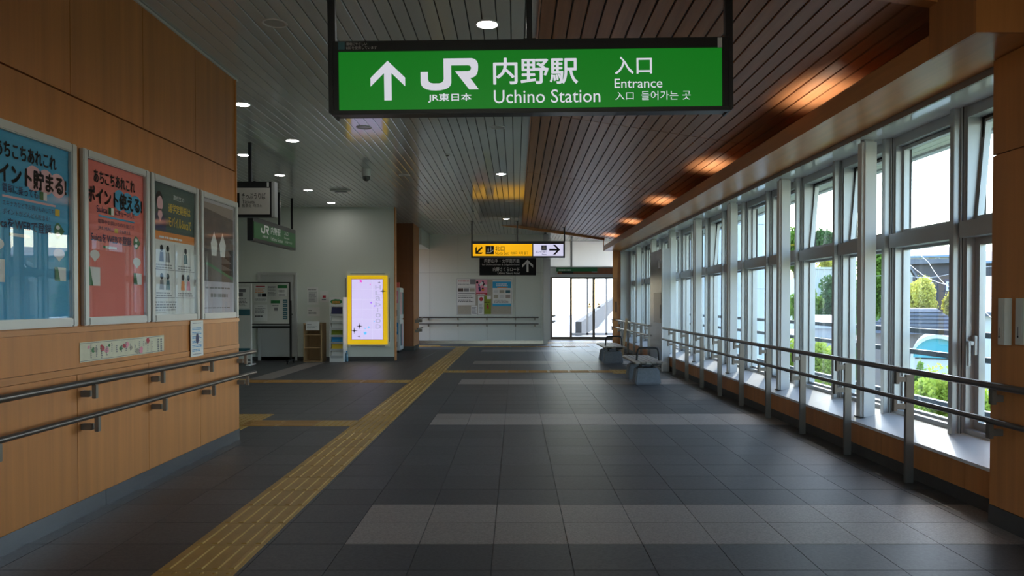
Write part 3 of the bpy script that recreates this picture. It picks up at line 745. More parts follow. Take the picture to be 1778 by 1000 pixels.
letters('lettering', plf, M['ink'], f1, [('北口', q(860, 876, 427.5, 435.5), .01), ('North Exit', q(860, 883, 437, 442), 0), ('北出口', q(886.5, 898, 437, 441.5), 0), ('북쪽 출구', q(901, 917, 437, 442), 0)], .007)
eb = q(940, 949, 426, 434.5)
printed('pictogram', plf, M['ink_navy'], f2, lambda mb: rect(mb, plf, *eb, .007))
printed('pictogram_figure', plf, M['ink_white'], f2, lambda mb: [rect(mb, plf, eb[0]+(eb[1]-eb[0])*x, eb[0]+(eb[1]-eb[0])*(x+.14), eb[2]+.03, eb[2]+.075, .009) for x in (.2, .43, .66)] + [rect(mb, plf, eb[0]+.03, eb[1]-.03, eb[3]-.045, eb[3]-.03, .009)])
letters('lettering', plf, M['ink_navy'], f2, [('エレベーター', q(930, 949, 435.5, 439.5), .01), ('Elevator', q(941, 949, 440, 443), 0)], .007)
for u in (819.5, 898, 980):
    p = atY(u, 400, Y2+.02); zc = 3.5 if p.x < .18 else 3.5-SL*(p.x-.18)-.01
    B(p.x-.018, p.x+.018, Y2, Y2+.036, h[3]-.01, zc+.02).build('hanger_pole', M['black_frame'], ys); B(p.x-.05, p.x+.05, Y2-.03, Y2+.07, zc-.012, zc).build('ceiling_plate', M['black_frame'], ys)

# black wall sign on far wall
Y3 = FY - .02; q = pxbox(Y3-.03)
h = q(832.5, 930.5, 436, 478); bs = thing('wall_sign', 'black direction sign with white up arrow on far wall', 'sign', ((h[0]+h[1])/2, Y3, h[2]))
plb = Plane((0, Y3-.03, 0), (1, 0, 0), (0, 0, 1))
fb = B(h[0], h[1], Y3-.028, Y3, h[2], h[3]).build('board', M['ink'], bs)
arrow_at('arrow', q(906, 926, 452, 471), 0, fb, M['ink_white'], .004, plb, .18)
letters('lettering', plb, M['ink_white'], fb, [('内野山手・大学南方面', q(841, 902, 449, 457), .005), ('for Uchinoyamate & Daigakuminami', q(837, 902, 458, 461.5), 0), ('内野さくらロード', q(856, 902, 464, 471), .005), ('Uchino Sakura Road', q(864, 902, 472.5, 476), 0)], .004)

# ticket sign
Y4 = 10.4; q = pxbox(Y4-.06)
h = q(352, 471, 315, 376.5); ts = thing('hanging_sign', 'black framed white hanging sign reading Tickets near left wall end', 'sign', ((h[0]+h[1])/2, Y4, h[2]))
plt_ = Plane((0, Y4-.06, 0), (1, 0, 0), (0, 0, 1))
B(h[0], h[1], Y4-.05, Y4+.08, h[2], h[3]).build('housing', M['black_frame'], ts)
fr = q(356, 468, 326, 372); ft = B(fr[0], fr[1], Y4-.06, Y4-.05, fr[2], fr[3]).build('face_panel', M['sign_white'], ts)
B(h[1], h[1]+.04, Y4-.05, Y4+.08, h[2], h[3]).build('end_cap', M['alu'], ts)
letters('lettering', plt_, M['ink'], ft, [('きっぷうりば', q(420, 461, 335, 346), .008), ('Tickets', q(420.5, 442, 347.5, 353.5), 0), ('售票处  매표소', q(420.5, 455, 354.5, 360), 0)], .004)
tb = q(393, 416, 335, 360); printed('pictogram', plt_, M['ink'], ft, lambda mb: rect(mb, plt_, *tb, .004))
printed('pictogram_figure', plt_, M['ink_white'], ft, lambda mb: [flat(mb, plt_, ell(tb[0]+.11, tb[3]-.05, .025, .025, 12), .006), rect(mb, plt_, tb[0]+.08, tb[0]+.14, tb[2]+.03, tb[3]-.08, .006)])
bx = q(463.5, 467, 316.5, 324.5); printed('sticker', plt_, M['paper_grey'], ft, lambda mb: rect(mb, plt_, *bx, .0035))
for u in (385, 434):
    p = atY(u, 310, Y4); B(p.x-.02, p.x+.02, Y4-.01, Y4+.03, h[3]-.01, 3.51).build('hanger_pole', M['black_frame'], ts)

# small green sign seen at an angle, running along the depth
XS = -4.63; ya, yb = 13.45, 16.05; z0s, z1s = 2.42, 2.845
gs = thing('hanging_sign', 'unlit green station entrance sign hanging edgewise near white wall', 'sign', (XS, (ya+yb)/2, z0s))
B(XS-.1, XS, ya, yb, z0s, z1s).build('housing', M['black_frame'], gs)
plg = Plane((XS+.002, ya, z0s), (0, 1, 0), (0, 0, 1)); LG = yb-ya; HG = z1s-z0s
gf = B(XS, XS+.006, ya+.04, yb-.04, z0s+.05, z1s-.085).build('face_panel', M['sign_green'], gs)
printed('logo', plg, M['ink_white'], gf, lambda mb: flat(mb, plg, jr_pts((.40, .85, .17, .33)), .006))
letters('lettering', plg, M['ink_white'], gf, [('JR東日本', (.48, .8, .09, .14), .01), ('内野駅', (.97, 1.55, .2, .34), .01), ('Uchino Station', (.97, 1.7, .08, .15), 0), ('入口', (1.8, 2.05, .25, .33), .01), ('Entrance', (1.8, 2.13, .18, .22), 0), ('入口 들어가는 곳', (1.82, 2.32, .1, .145), 0)], .006)
for yy in (ya+.25, (ya+yb)/2 + .35, yb-.08): B(XS-.07, XS-.03, yy-.02, yy+.02, z1s-.01, 3.51).build('hanger_pole', M['black_frame'], gs)

# dark green exit strip above far doors
q = pxbox(DY-.15); h = q(966, 1037, 464.5, 471.5)
eg = thing('door_sign', 'dark green strip sign above far glass doors', 'sign', ((h[0]+h[1])/2, DY-.15, h[2]))
o = B(h[0], h[1], DY-.17, DY-.12, h[2], h[3]).build('board', M['ink_green'], eg)
pld = Plane((0, DY-.17, 0), (1, 0, 0), (0, 0, 1)); 
printed('illegible_print', pld, M['ink_white'], o, lambda mb: rows(mb, pld, h[0]+.08, h[0]+.55, h[2]+.03, h[3]-.03, 1, .003, seed=3))

# ================================================================== ceiling fittings
def downlight_mesh(lit):
    root = thing('downlight', '', 'ceiling light', (0, 0, CEIL))
    rim = MB(); n = 24; vs = []; fs = []
    for r, z in ((.098, 0.0), (.096, -.006), (.082, -.006), (.076, .02)):
        vs += [(r*math.cos(2*math.pi*k/n), r*math.sin(2*math.pi*k/n), z+CEIL) for k in range(n)]
    for i in range(3):
        for k in range(n): fs.append((i*n+k, i*n+(k+1)%n, (i+1)*n+(k+1)%n, (i+1)*n+k))
    rim.add(vs, fs).build('rim', M['white_paint'], root, smooth=True)
    if lit: MB().lathe([(.078, -.003), (.05, -.005), (.001, -.006)], (0, 0, CEIL), 24).build('diffuser', M['e_lamp'], root)
    else: MB().lathe([(.08, -.001), (.04, -.003), (.001, -.003)], (0, 0, CEIL), 24).build('diffuser', M['lamp_off'], root)
    return root
DL = {True: downlight_mesh(True), False: downlight_mesh(False)}; used = {True: False, False: False}
specs = [(True, 846, 42, 'nearest lit downlight, above the large green sign'), (True, 420, 181, 'lit downlight right beside top corner of left wood wall'), (True, 508, 244, 'lit downlight between left wall corner and dome camera, nearer row'),
 (True, 423, 269, 'lit downlight above the Tickets sign'), (True, 486, 304, 'lit downlight just beyond the right end of Tickets sign'), (True, 535, 330, 'lit downlight second from the white screen wall'), (True, 575, 352, 'lit downlight closest to the white screen wall'),
 (True, 870, 302, 'lit downlight in white ceiling beside timber edge, middle distance'), (True, 879, 380, 'farthest lit downlight, above the yellow hanging sign'),
 (False, 477, 40, 'unlit downlight nearest the viewer in white ceiling'), (False, 632, 221, 'unlit downlight below left half of large green sign'), (False, 864, 221, 'unlit downlight just below the middle of large green sign'),
 (False, 702, 304, 'unlit downlight to the right of the dome camera'), (False, 885, 349, 'unlit downlight over the reflection of the yellow sign')]
for lit, u, v, lab in specs:
    p = atZ(u, v, CEIL); o = DL[lit] if not used[lit] else copy_tree(DL[lit]); used[lit] = True
    o.location = (p.x, p.y, CEIL); tag(o, lab, 'ceiling light', 'round ceiling downlights')
# small ceiling heads
def head(u, v, lab, r=.045):
    p = atZ(u, v, CEIL); t_ = thing('sprinkler_head', lab, 'sprinkler', (p.x, p.y, CEIL), 'small ceiling heads')
    MB().lathe([(r, 0), (r, -.006), (r*.7, -.01), (.001, -.01)], (p.x, p.y, CEIL), 14).build('cover_plate', M['white_paint'], t_); MB().lathe([(.012, -.01), (.018, -.03), (.001, -.032)], (p.x, p.y, CEIL), 10).build('nozzle', M['alu_dark'], t_)
head(777, 268, 'small metal ceiling head nearest the large green sign'); head(803, 329, 'small metal ceiling head left of yellow reflection'); head(743, 351, 'small metal ceiling head above the wood pillar'); head(822, 366, 'small metal ceiling head behind left pole of yellow sign', .03)
head(835, 386, 'small metal ceiling head between the yellow sign poles', .05)
# dome camera
p = atZ(636, 294, CEIL); dc = thing('dome_camera', 'white dome surveillance camera with dark lens on ceiling', 'camera', (p.x, p.y, CEIL))
MB().lathe([(.075, 0), (.075, -.09), (.065, -.11), (.06, -.115)], (p.x, p.y, CEIL), 24).build('housing', M['white_paint'], dc, smooth=True)
MB().lathe([(.06, -.112), (.06, -.14), (.05, -.17), (.028, -.19), (.001, -.195)], (p.x, p.y, CEIL), 24).build('lens_dome', M['lens_dark'], dc, smooth=True)
p = atZ(592, 330, CEIL); vt = thing('ceiling_sensor', 'white rectangular ceiling box beside the dome camera', 'sensor', (p.x, p.y, CEIL))
B(p.x-.2, p.x+.2, p.y-.09, p.y+.09, CEIL-.03, CEIL).build('box', M['white_paint'], vt, bevel=.008); B(p.x-.1, p.x+.12, p.y-.05, p.y+.05, CEIL-.05, CEIL-.03).build('lens', M['alu_dark'], vt, bevel=.006)
for i, vv in enumerate((0,)):
    p0 = atZ(745, 381.5, CEIL); p1 = atZ(785, 385.5, CEIL)
    hh = thing('access_hatch', 'square access hatch in white ceiling past the pillar', 'hatch', ((p0.x+p1.x)/2, p0.y, CEIL))
    MB().box(p0.x, p1.x, p1.y, p1.y+.02, CEIL-.004, CEIL).box(p0.x, p1.x, p0.y-.02, p0.y, CEIL-.004, CEIL).box(p0.x, p0.x+.02, p1.y+.02, p0.y-.02, CEIL-.004, CEIL).box(p1.x-.02, p1.x, p1.y+.02, p0.y-.02, CEIL-.004, CEIL).build('hatch_frame', M['alu'], hh)
# cove uplights
for i, yy in enumerate((6.6, 10.07, 13.54, 17.01, 20.48)):
    cl = thing('cove_uplight', '%s uplight hidden in the cove above the window beam, from the right' % ordn[i], 'light', (2.57, yy, 2.8), 'uplights in the timber cove')
    MB().box(2.53, 2.61, yy-.42, yy+.42, 2.797, 2.812).box(2.53, 2.536, yy-.42, yy+.42, 2.812, 2.85).box(2.604, 2.61, yy-.42, yy+.42, 2.812, 2.85).build('housing', M['alu'], cl)
    ld = bpy.data.lights.new('cove_lamp', 'AREA'); ld.shape = 'RECTANGLE'; ld.size = .05; ld.size_y = .7; ld.spread = R(120); ld.energy = 2.1; ld.color = (1.0, .86, .68)
    lo = bpy.data.objects.new('cove_lamp', ld); COL.objects.link(lo); lo.parent = cl; lo.location = (0, 0, .035); lo.rotation_euler = (R(180), 0, 0)

# ================================================================== posters on the left wall
def poster(name, lab, ya, yb, fill):
    t_ = thing(name, lab, 'poster', (-2.71, (ya+yb)/2, 1.185))
    z0, z1 = 1.185, 2.29; fx0, fx1 = -2.71, -2.678; w = .052
    for (a, b, c, d) in ((ya, ya+w, z0, z1), (yb-w, yb, z0, z1), (ya+w, yb-w, z0, z0+w), (ya+w, yb-w, z1-w, z1)):
        B(fx0, fx1, a, b, c, d).build('frame_bar', M['alu'], t_, bevel=.006)
    pl = Plane((-2.704, ya+w, z0+w), (0, 1, 0), (0, 0, 1))
    W_, H_ = yb-ya-2*w, z1-z0-2*w
    fill(t_, pl, W_, H_)
    B(-2.69, -2.686, ya+w-.003, yb-w+.003, z0+w-.003, z1-w+.003).build('cover_glass', M['poster_glass'], t_)
    return t_
# NB plane normal must face the room (+x): R=(0,1,0), U=(0,0,1) -> N=(1,0,0)
def sheet(t_, pl, W_, H_, m): return slab(MB(), pl, 0, W_, 0, H_, -.004, 0).build('sheet', M[m], t_)
def fb_(W_, H_):
    return lambda a0, a1, t0, t1: (a0*W_, a1*W_, (1-t1)*H_, (1-t0)*H_)
def point_poster(bgm, accent, l2, l3, l4, l5, glow):
    def fill(t_, pl, W_, H_):
        s = sheet(t_, pl, W_, H_, bgm); F = fb_(W_, H_)
        # pale rounded halo behind the headline word
        def halo(mb):
            b = F(.48, .97, .150, .285)
            for i in range(3):
                cx = b[0] + (i+.5)*(b[1]-b[0])/3.3; flat(mb, pl, ell(cx, (b[2]+b[3])/2 - (i-1)*.004, (b[1]-b[0])/4.6, (b[3]-b[2])/1.9, 18), .0012 + i*.0002)
        printed('headline_halo', pl, M[accent], s, halo)
        letters('lettering', pl, M['ink'], s, [('あちこちあれこれ', F(.13, .83, .055, .135), .03), (l2, F(.03, .96, .165, .270), .045)], .0035)
        for tx_, bx_ in l3[3:] + l5[3:]: letters('small_lettering', pl, M['ink_navy'], s, [(tx_, F(*bx_), .012)], .003)
        letters('small_lettering', pl, M['ink_navy'], s, [(l3[0], F(*l3[1]), .012), (l4[0], F(*l4[1]), 0), (l5[0], F(*l5[1]), 0), ('SuicaをWEBで登録', F(.08, .76, .455, .515), .015)], .003)
        def line(mb): b = F(.20, .82, .338, .350); rect(mb, pl, *b, .002)
        printed('underline', pl, M[accent], s, line)
        b = F(.80, .92, .44, .53); cx, cy = (b[0]+b[1])/2, (b[2]+b[3])/2
        printed('pin_mark', pl, M['ink_green'], s, lambda mb: flat(mb, pl, ell(cx-.01, cy, .036, .046, 20, 50, 310) + [(cx+.055, cy)], .003))
        printed('pin_mark_band', pl, M['ink_white'], s, lambda mb: (flat(mb, pl, ell(cx-.012, cy+.018, .020, .013, 12), .004), flat(mb, pl, ell(cx-.012, cy-.02, .020, .013, 12), .004)))
        b = F(.30, .50, .535, .552); printed('button', pl, M['ink_white'], s, lambda mb: rect(mb, pl, *b, .002))
        b2 = F(.27, .31, .535, .552); printed('button_tip', pl, M['ink_green'], s, lambda mb: rect(mb, pl, *b2, .0025))
        # small card and gate icons between the words
        for (m_, bb_) in (('ink_white', F(*l3[2])), ('ink_green', F(l3[2][0], l3[2][0]+(l3[2][1]-l3[2][0])*.5, l3[2][2], l3[2][3]))):
            printed('card_icon', pl, M[m_], s, lambda mb: rect(mb, pl, *bb_, .003 if m_ == 'ink_white' else .0035))
        b3 = F(*l5[2]); printed('gold_icon', pl, M['ink_yellow'], s, lambda mb: rect(mb, pl, *b3, .003))
        # loose pin bubbles and cards in the lower half
        for (cx_, cy_) in ((.14, .60), (.86, .62)):
            b = F(cx_-.075, cx_+.075, cy_-.03, cy_+.03); px, py = (b[0]+b[1])/2, (b[2]+b[3])/2; rx, ry = (b[1]-b[0])/2, (b[3]-b[2])/2
            printed('pin_bubble', pl, M['ink_white'], s, lambda mb: flat(mb, pl, ell(px, py, rx, ry, 18, -60, 240) + [(px, py-ry*1.6)], .002))
        b = F(.02, .22, .68, .80); printed('card', pl, M['ink_white'], s, lambda mb: rect(mb, pl, *b, .002)); b4 = F(.02, .11, .68, .80); printed('card_tip', pl, M['ink_green'], s, lambda mb: flat(mb, pl, [(b4[0], b4[2]), (b4[1], b4[2]), (b4[0]+.03, b4[3]), (b4[0], b4[3])], .003))
        b = F(.80, .95, .70, .78); printed('card', pl, M['ink_white'], s, lambda mb: rect(mb, pl, *b, .002)); b5 = F(.80, .87, .70, .78); printed('card_tip', pl, M['ink_green'], s, lambda mb: flat(mb, pl, [(b5[0], b5[2]), (b5[1], b5[2]), (b5[0]+.03, b5[3]), (b5[0], b5[3])], .003))
    return fill
poster('framed_poster', 'blue framed point campaign poster, leftmost of four', 3.82, 4.675, point_poster('poster_blue', 'poster_pink', 'ポイント貯まる!',
    ('電車に乗っても', (.20, .60, .275, .325), (.62, .71, .278, .325)), ('エキナカなどでお買いものしても', (.20, .80, .365, .395)), ('ポイントがどんどん貯まる!', (.20, .74, .410, .440), (.81, .87, .36, .40)), 0))
poster('framed_poster', 'red framed point campaign poster next to the blue one', 4.745, 5.60, point_poster('poster_red', 'poster_blue', 'ポイント使える!',
    ('Suica', (.17, .34, .280, .322), (.36, .45, .278, .325), ('にチャージして', (.475, .82, .282, .322))), ('電車やお買いもので使える', (.19, .81, .365, .395)), ('JRE MALL', (.19, .44, .412, .438), (.46, .52, .41, .44), ('でも使える', (.545, .74, .412, .438))), 0))
def fill3(t_, pl, W_, H_):
    s = sheet(t_, pl, W_, H_, 'paper'); F = fb_(W_, H_)
    printed('green_header', pl, M['poster_green'], s, lambda mb: rect(mb, pl, *F(0, 1, 0, .365), .001))
    printed('orange_band', pl, M['ink_orange'], s, lambda mb: rect(mb, pl, *F(0, 1, .365, .43), .001))
    def stud(mb, part):
        b = F(.04, .30, .03, .36); w = b[1]-b[0]; h_ = b[3]-b[2]; a, bb = b[0], b[2]
        if part == 0: flat(mb, pl, [(a-.01, bb), (a-.005, bb+.30*h_), (a+.25*w, bb+.42*h_), (a+.75*w, bb+.40*h_), (a+w, bb+.25*h_), (a+w, bb)], .002)
        elif part == 1:
            flat(mb, pl, ell(a+.5*w, bb+.62*h_, .25*w, .17*h_, 18), .0025); flat(mb, pl, [(a+.4*w, bb+.5*h_), (a+.62*w, bb+.5*h_), (a+.72*w, bb+.36*h_), (a+.5*w, bb+.2*h_), (a+.3*w, bb+.36*h_)], .0025)
        else: flat(mb, pl, ell(a+.44*w, bb+.70*h_, .30*w, .20*h_, 18), .0022)
    printed('student_jacket', pl, M['ink_navy'], s, lambda mb: stud(mb, 0)); printed('student_face', pl, M['poster_pink'], s, lambda mb: stud(mb, 1)); printed('student_hair', pl, M['ink'], s, lambda mb: stud(mb, 2))
    letters('lettering', pl, M['ink_yellow'], s, [('通学定期券は', F(.36, .90, .135, .205), .02), ('モバイルSuicaで', F(.36, .92, .235, .315), .02)], .002)
    letters('small_lettering', pl, M['ink_white'], s, [('高校生の', F(.48, .74, .06, .10), 0)], .002)
    printed('band_print', pl, M['ink_white'], s, lambda mb: rows(mb, pl, *F(.15, .85, .385, .415), 1, .002, seed=2))
    for c, r_, sd_ in ((0, 0, 4), (1, 0, 5), (0, 1, 6), (1, 1, 7)):
        x0, t0 = .02 + c*.5, .445 + r_*.215
        printed('cell_frame', pl, M['ink_grey'], s, lambda mb: (rect(mb, pl, *F(x0, x0+.48, t0+.208, t0+.214), .001), rect(mb, pl, *F(x0+.485, x0+.49, t0, t0+.21), .001)))
        n = 2 if c == 0 or r_ == 1 else 1
        for k in range(n):
            cx_ = x0 + .25 + (k-.5*(n-1))*.14
            mm = ['ink_navy', 'ink_grey', 'ink_teal', 'ink_orange', 'ink_pink'][(c*2+r_+k) % 5]
            printed('figure_body', pl, M[mm], s, lambda mb: flat(mb, pl, [(F(cx_-.05, 0, 0, 0)[0], F(0, 0, 0, t0+.15)[2]), (F(cx_+.05, 0, 0, 0)[0], F(0, 0, 0, t0+.15)[2]), (F(cx_+.035, 0, 0, 0)[0], F(0, 0, 0, t0+.075)[2]), (F(cx_-.035, 0, 0, 0)[0], F(0, 0, 0, t0+.075)[2])], .0015))
            b = F(cx_-.035, cx_+.035, t0+.022, t0+.072); printed('figure_head', pl, M['ink'], s, lambda mb: flat(mb, pl, ell((b[0]+b[1])/2, (b[2]+b[3])/2, (b[1]-b[0])/2, (b[3]-b[2])/2, 14), .0015))
        printed('cell_print', pl, M['ink_grey'], s, lambda mb: rows(mb, pl, *F(x0+.06, x0+.44, t0+.16, t0+.20), 2, .0015, seed=sd_))
    printed('foot_print', pl, M['ink_grey'], s, lambda mb: rows(mb, pl, *F(.05, .6, .89, .97), 4, .0015, seed=9))
poster('framed_poster', 'framed school pass poster with green header and orange band', 5.625, 6.47, fill3)
def fill4(t_, pl, W_, H_):
    s = sheet(t_, pl, W_, H_, 'poster_lav'); F = fb_(W_, H_)
    printed('photo', pl, M['poster_brown'], s, lambda mb: rect(mb, pl, *F(.03, .97, .03, .72), .001))
    printed('photo_ceiling', pl, M['house_tan'], s, lambda mb: flat(mb, pl, [(F(.03, 0, 0, 0)[0], F(0, 0, 0, .08)[2]), (F(.97, 0, 0, 0)[0], F(0, 0, 0, .13)[2]), (F(.97, 0, 0, 0)[0], F(0, 0, 0, .03)[2]), (F(.03, 0, 0, 0)[0], F(0, 0, 0, .03)[2])], .0015))
    for c in (.36, .62):
        b = F(c-.10, c+.10, .27, .49); w = b[1]-b[0]; hh_ = b[3]-b[2]
        printed('robed_figure', pl, M['ink_white'], s, lambda mb: flat(mb, pl, [(b[0]+.15*w, b[2]), (b[0]+.85*w, b[2]), (b[1], b[2]+.5*hh_), (b[0]+.62*w, b[2]+.86*hh_), (b[0]+.5*w, b[3]), (b[0]+.38*w, b[2]+.86*hh_), (b[0], b[2]+.5*hh_)], .002))
    for i in range(4):
        b = F(.42+i*.12, .97, .62-i*.065, .665-i*.055)
        printed('dark_stripe', pl, M['ink'], s, lambda mb: flat(mb, pl, [(b[0], b[3]), (b[1], b[2]), (b[1], b[3]+.015)], .002))
    b = F(.1, .95, .57, .70); printed('green_ribbon', pl, M['ink_green'], s, lambda mb: flat(mb, pl, [(b[0], b[3]), (b[1], b[2]), (b[1], b[2]+.025), (b[0]+.05, b[3]+.02)], .0025))
    printed('caption', pl, M['ink_grey'], s, lambda mb: (rows(mb, pl, *F(.1, .95, .755, .785), 1, .0015, seed=11), rows(mb, pl, *F(.25, .85, .82, .86), 1, .0015, fill=.8, seed=12)))
    printed('foot_print', pl, M['ink_grey'], s, lambda mb: rows(mb, pl, *F(.05, .9, .94, .96), 1, .0015, seed=13))
poster('framed_poster', 'framed dark photo poster with two robed figures, rightmost of four', 6.515, 7.375, fill4)
# long illustrated strip
a0 = atX(138, 595, WL); a1 = atX(284, 584, WL); zb = atX(138, 630, WL).z
st = thing('illustrated_strip', 'long cream illustrated strip pasted below the posters', 'poster', (WL, (a0.y+a1.y)/2, zb))
pls = Plane((WL+.0, a0.y, zb), (0, 1, 0), (0, 0, 1)); SW, SH = a1.y-a0.y, a0.z-zb
mat('cream', (.66, .64, .50), .6, noise=((12, 12, 12), .1, 3))
ss = slab(MB(), pls, 0, SW, 0, SH, 0, .003).build('sheet', M['cream'], st)
printed('border', pls, M['ink_grey'], ss, lambda mb: (rect(mb, pls, 0, SW, .006, .009, .004), rect(mb, pls, 0, SW, SH-.009, SH-.006, .004)))
rnd = random.Random(5)
for k, (m_, cnt) in enumerate((('ink_pink', 5), ('ink_red', 4), ('ink_green', 3), ('cork', 4))):
    for i in range(cnt):
        cx_, cy_ = rnd.uniform(.04, .78)*SW, rnd.uniform(.22, .78)*SH; rx = rnd.uniform(.015, .035)
        printed('painted_blot', pls, M[m_], ss, lambda mb: flat(mb, pls, [(cx_ + rx*rnd.uniform(.7, 1.2)*math.cos(R(30*j)), cy_ + .7*rx*rnd.uniform(.7, 1.2)*math.sin(R(30*j))) for j in range(12)], .0045+.0002*i+.0001*k))
def scribble(mb):
    for i in range(14):
        xx = SW*(.10+.055*i); n = rnd.randint(3, 7); yt = SH*rnd.uniform(.7, .9)
        for j in range(n): rect(mb, pls, xx, xx+rnd.uniform(.008, .016), yt-(j+1)*.013, yt-(j+1)*.013+.008, .006)
    for i in range(2):
        for j in range(6): rect(mb, pls, SW*(.9+.04*i), SW*(.925+.04*i), SH*.85-(j+1)*.017, SH*.85-(j+1)*.017+.012, .006)
printed('brush_writing', pls, M['ink_grey'], ss, scribble)['kind'] = 'stuff'
# narrow white notice
a0 = atX(328, 557, WL); a1 = atX(350, 557, WL); zb = atX(328, 620.5, WL).z
nn = thing('paper_notice', 'narrow white notice with blue print hanging below third poster', 'notice', (WL, (a0.y+a1.y)/2, zb))
pln = Plane((WL+.012, a0.y, zb), (0, 1, 0), (0, 0, 1)); NW, NH = a1.y-a0.y, a0.z-zb
ns = slab(MB(), pln, 0, NW, 0, NH, 0, .002).build('sheet', M['paper'], nn)
printed('blue_print', pln, M['ink_blue'], ns, lambda mb: [rows(mb, pln, .03, NW-.03, NH*(.14+.12*i), NH*(.22+.12*i), 2, .003, seed=20+i, fill=.6) for i in range(6)])
printed('dark_print', pln, M['ink_navy'], ns, lambda mb: (rows(mb, pln, .04, NW-.04, NH*.92, NH*.95, 1, .003, seed=31), rows(mb, pln, .04, NW-.04, NH*.06, NH*.09, 1, .003, seed=32), flat(mb, pln, ell(NW*.5, NH*.5, .03, .045, 16), .0035)))

# ================================================================== handrails
def wall_rail(name, lab, x, z, ya, yb, r, ys, wallx, group):
    t_ = thing(name, lab, 'handrail', (x, (ya+yb)/2, z), group)
    MB().tube([(x, ya, z), (x, yb, z)], r, 16).build('rail', M['rail_metal'], t_, smooth=True)
    sg = 1 if wallx > x else -1
    for y_ in ys:
        b_ = B(*sorted((wallx, x+sg*.02)), y_-.018, y_+.018, z-.095, z-.055).build('bracket', M['post_metal'], t_, bevel=.003)
        B(x-.006, x+.024 if sg > 0 else x+.02, y_-.016, y_+.016, z-.105, z-r+.004).build('bracket_upright', M['post_metal'], b_, bevel=.003)
    return t_
ys_l = [3.81-1.82, 3.81-.91, 3.81, 4.72, 5.63, 6.54, 7.36]
wall_rail('handrail', 'upper steel handrail below the posters on left wood wall', -2.615, .84, -1, 7.62, .0215, ys_l, WL, 'left wall handrails')
wall_rail('handrail', 'lower steel handrail below the posters on left wood wall', -2.60, .635, -1, 7.60, .0175, ys_l, WL, 'left wall handrails')
def post_rail(lab, ya, yb, posts, wall_br=()):
    t_ = thing('window_railing', lab, 'railing', (2.87, (ya+yb)/2, 0), 'railings in front of the windows')
    MB().tube([(2.80, ya, .84), (2.80, yb, .84)], .0215, 16).build('upper_rail', M['rail_metal'], t_, smooth=True)
    MB().tube([(2.785, ya, .635), (2.785, yb, .635)], .0175, 16).build('lower_rail', M['rail_metal'], t_, smooth=True)
    for y_ in posts:
        po = MB().box(2.865, 2.925, y_-.016, y_+.016, 0, .80).build('post', M['post_metal'], t_, bevel=.003)
        MB().box(2.81, 2.865, y_-.013, y_+.013, .745, .785).box(2.79, 2.815, y_-.02, y_+.02, .73, .825).build('upper_bracket', M['post_metal'], po, bevel=.002)
        MB().box(2.795, 2.865, y_-.013, y_+.013, .545, .585).box(2.775, 2.80, y_-.02, y_+.02, .53, .622).build('lower_bracket', M['post_metal'], po, bevel=.002)
    for y_ in wall_br:
        MB().box(2.81, 2.86, y_-.015, y_+.015, .745, .785).box(2.79, 2.815, y_-.02, y_+.02, .73, .825).build('wall_bracket', M['post_metal'], t_, bevel=.002)
        MB().box(2.795, 2.86, y_-.015, y_+.015, .545, .585).box(2.775, 2.80, y_-.02, y_+.02, .53, .622).build('wall_bracket', M['post_metal'], t_, bevel=.002)
    return t_
pp = [5.61 + 1.045*i for i in range(9)]
post_rail('long steel double railing with posts running beside the near windows', -1, 14.52, pp, (4.48, 2.6))
post_rail('short steel double railing beyond the steel cabinet', 16.05, 22.3, [16.6, 17.65, 18.7, 19.75, 20.8], (22.15,))
def far_rail(lab, z, r):
    t_ = thing('handrail', lab, 'handrail', (-1.2, FY-.08, z), 'far wall handrails')
    MB().tube([(-3.6, FY-.08, z), (.72, FY-.08, z)], r, 12).build('rail', M['rail_metal'], t_, smooth=True)
    for x_ in (-2.8, -1.855, -.93, -.02, .6): B(x_-.02, x_+.02, FY-.1, FY-.012, z-.085, z-.02).build('bracket', M['post_metal'], t_)
far_rail('upper handrail under the notice board on far wall', .85, .022); far_rail('lower handrail under the notice board on far wall', .645, .018)
for z, lab in ((.80, 'upper short rail stub on side of wood pillar'), (.53, 'lower short rail stub on side of wood pillar')):
    t_ = thing('rail_stub', lab, 'handrail', (-2.74, 21.5, z), 'pillar rail stubs')
    MB().tube([(-2.72, 21.1, z+.07), (-2.72, 22.2, z+.07)], .02, 10).build('rail', M['rail_metal'], t_); B(-2.82, -2.70, 21.25, 21.29, z-.04, z+.04).build('bracket', M['post_metal'], t_); B(-2.82, -2.70, 21.9, 21.94, z-.04, z+.04).build('bracket', M['post_metal'], t_)

# ================================================================== switch boxes on near right wall
for i, (u0, u1, lab) in enumerate(((1733, 1757, 'cream wall release box nearer the window'), (1763, 1791, 'cream wall release box cut by the picture edge'))):
    pa = atX(u1, 560, 2.86); pb_ = atX(u0, 560, 2.84); z1 = atX(u0, 518, 2.84).z; z0 = atX(u0, 598, 2.84).z
    t_ = thing('release_box', lab, 'switch box', (2.86, (pa.y+pb_.y)/2, z0), 'wall release boxes')
    ya, yb = min(pa.y, pb_.y), max(pa.y, pb_.y)
    MB().prism([(2.86, ya), (2.86, yb), (2.842, yb), (2.834, yb-.008), (2.834, ya+.026), (2.858, ya)], 'z', z0, z1).build('cover', M['plastic_white'], t_, bevel=.003)
    ym = ya+.05
    MB().box(2.830, 2.834, ym-.014, ym+.014, z0+.045, z1-.04).build('lever', M['plastic_white'], t_, bevel=.002)
    B(2.8325, 2.8345, ym+.022, ym+.027, z0+.05, z0+.10).build('instruction_print', M['ink_grey'], t_); B(2.8325, 2.8345, ym+.020, ym+.029, z0+.04, z0+.05).build('arrow_print', M['ink'], t_)

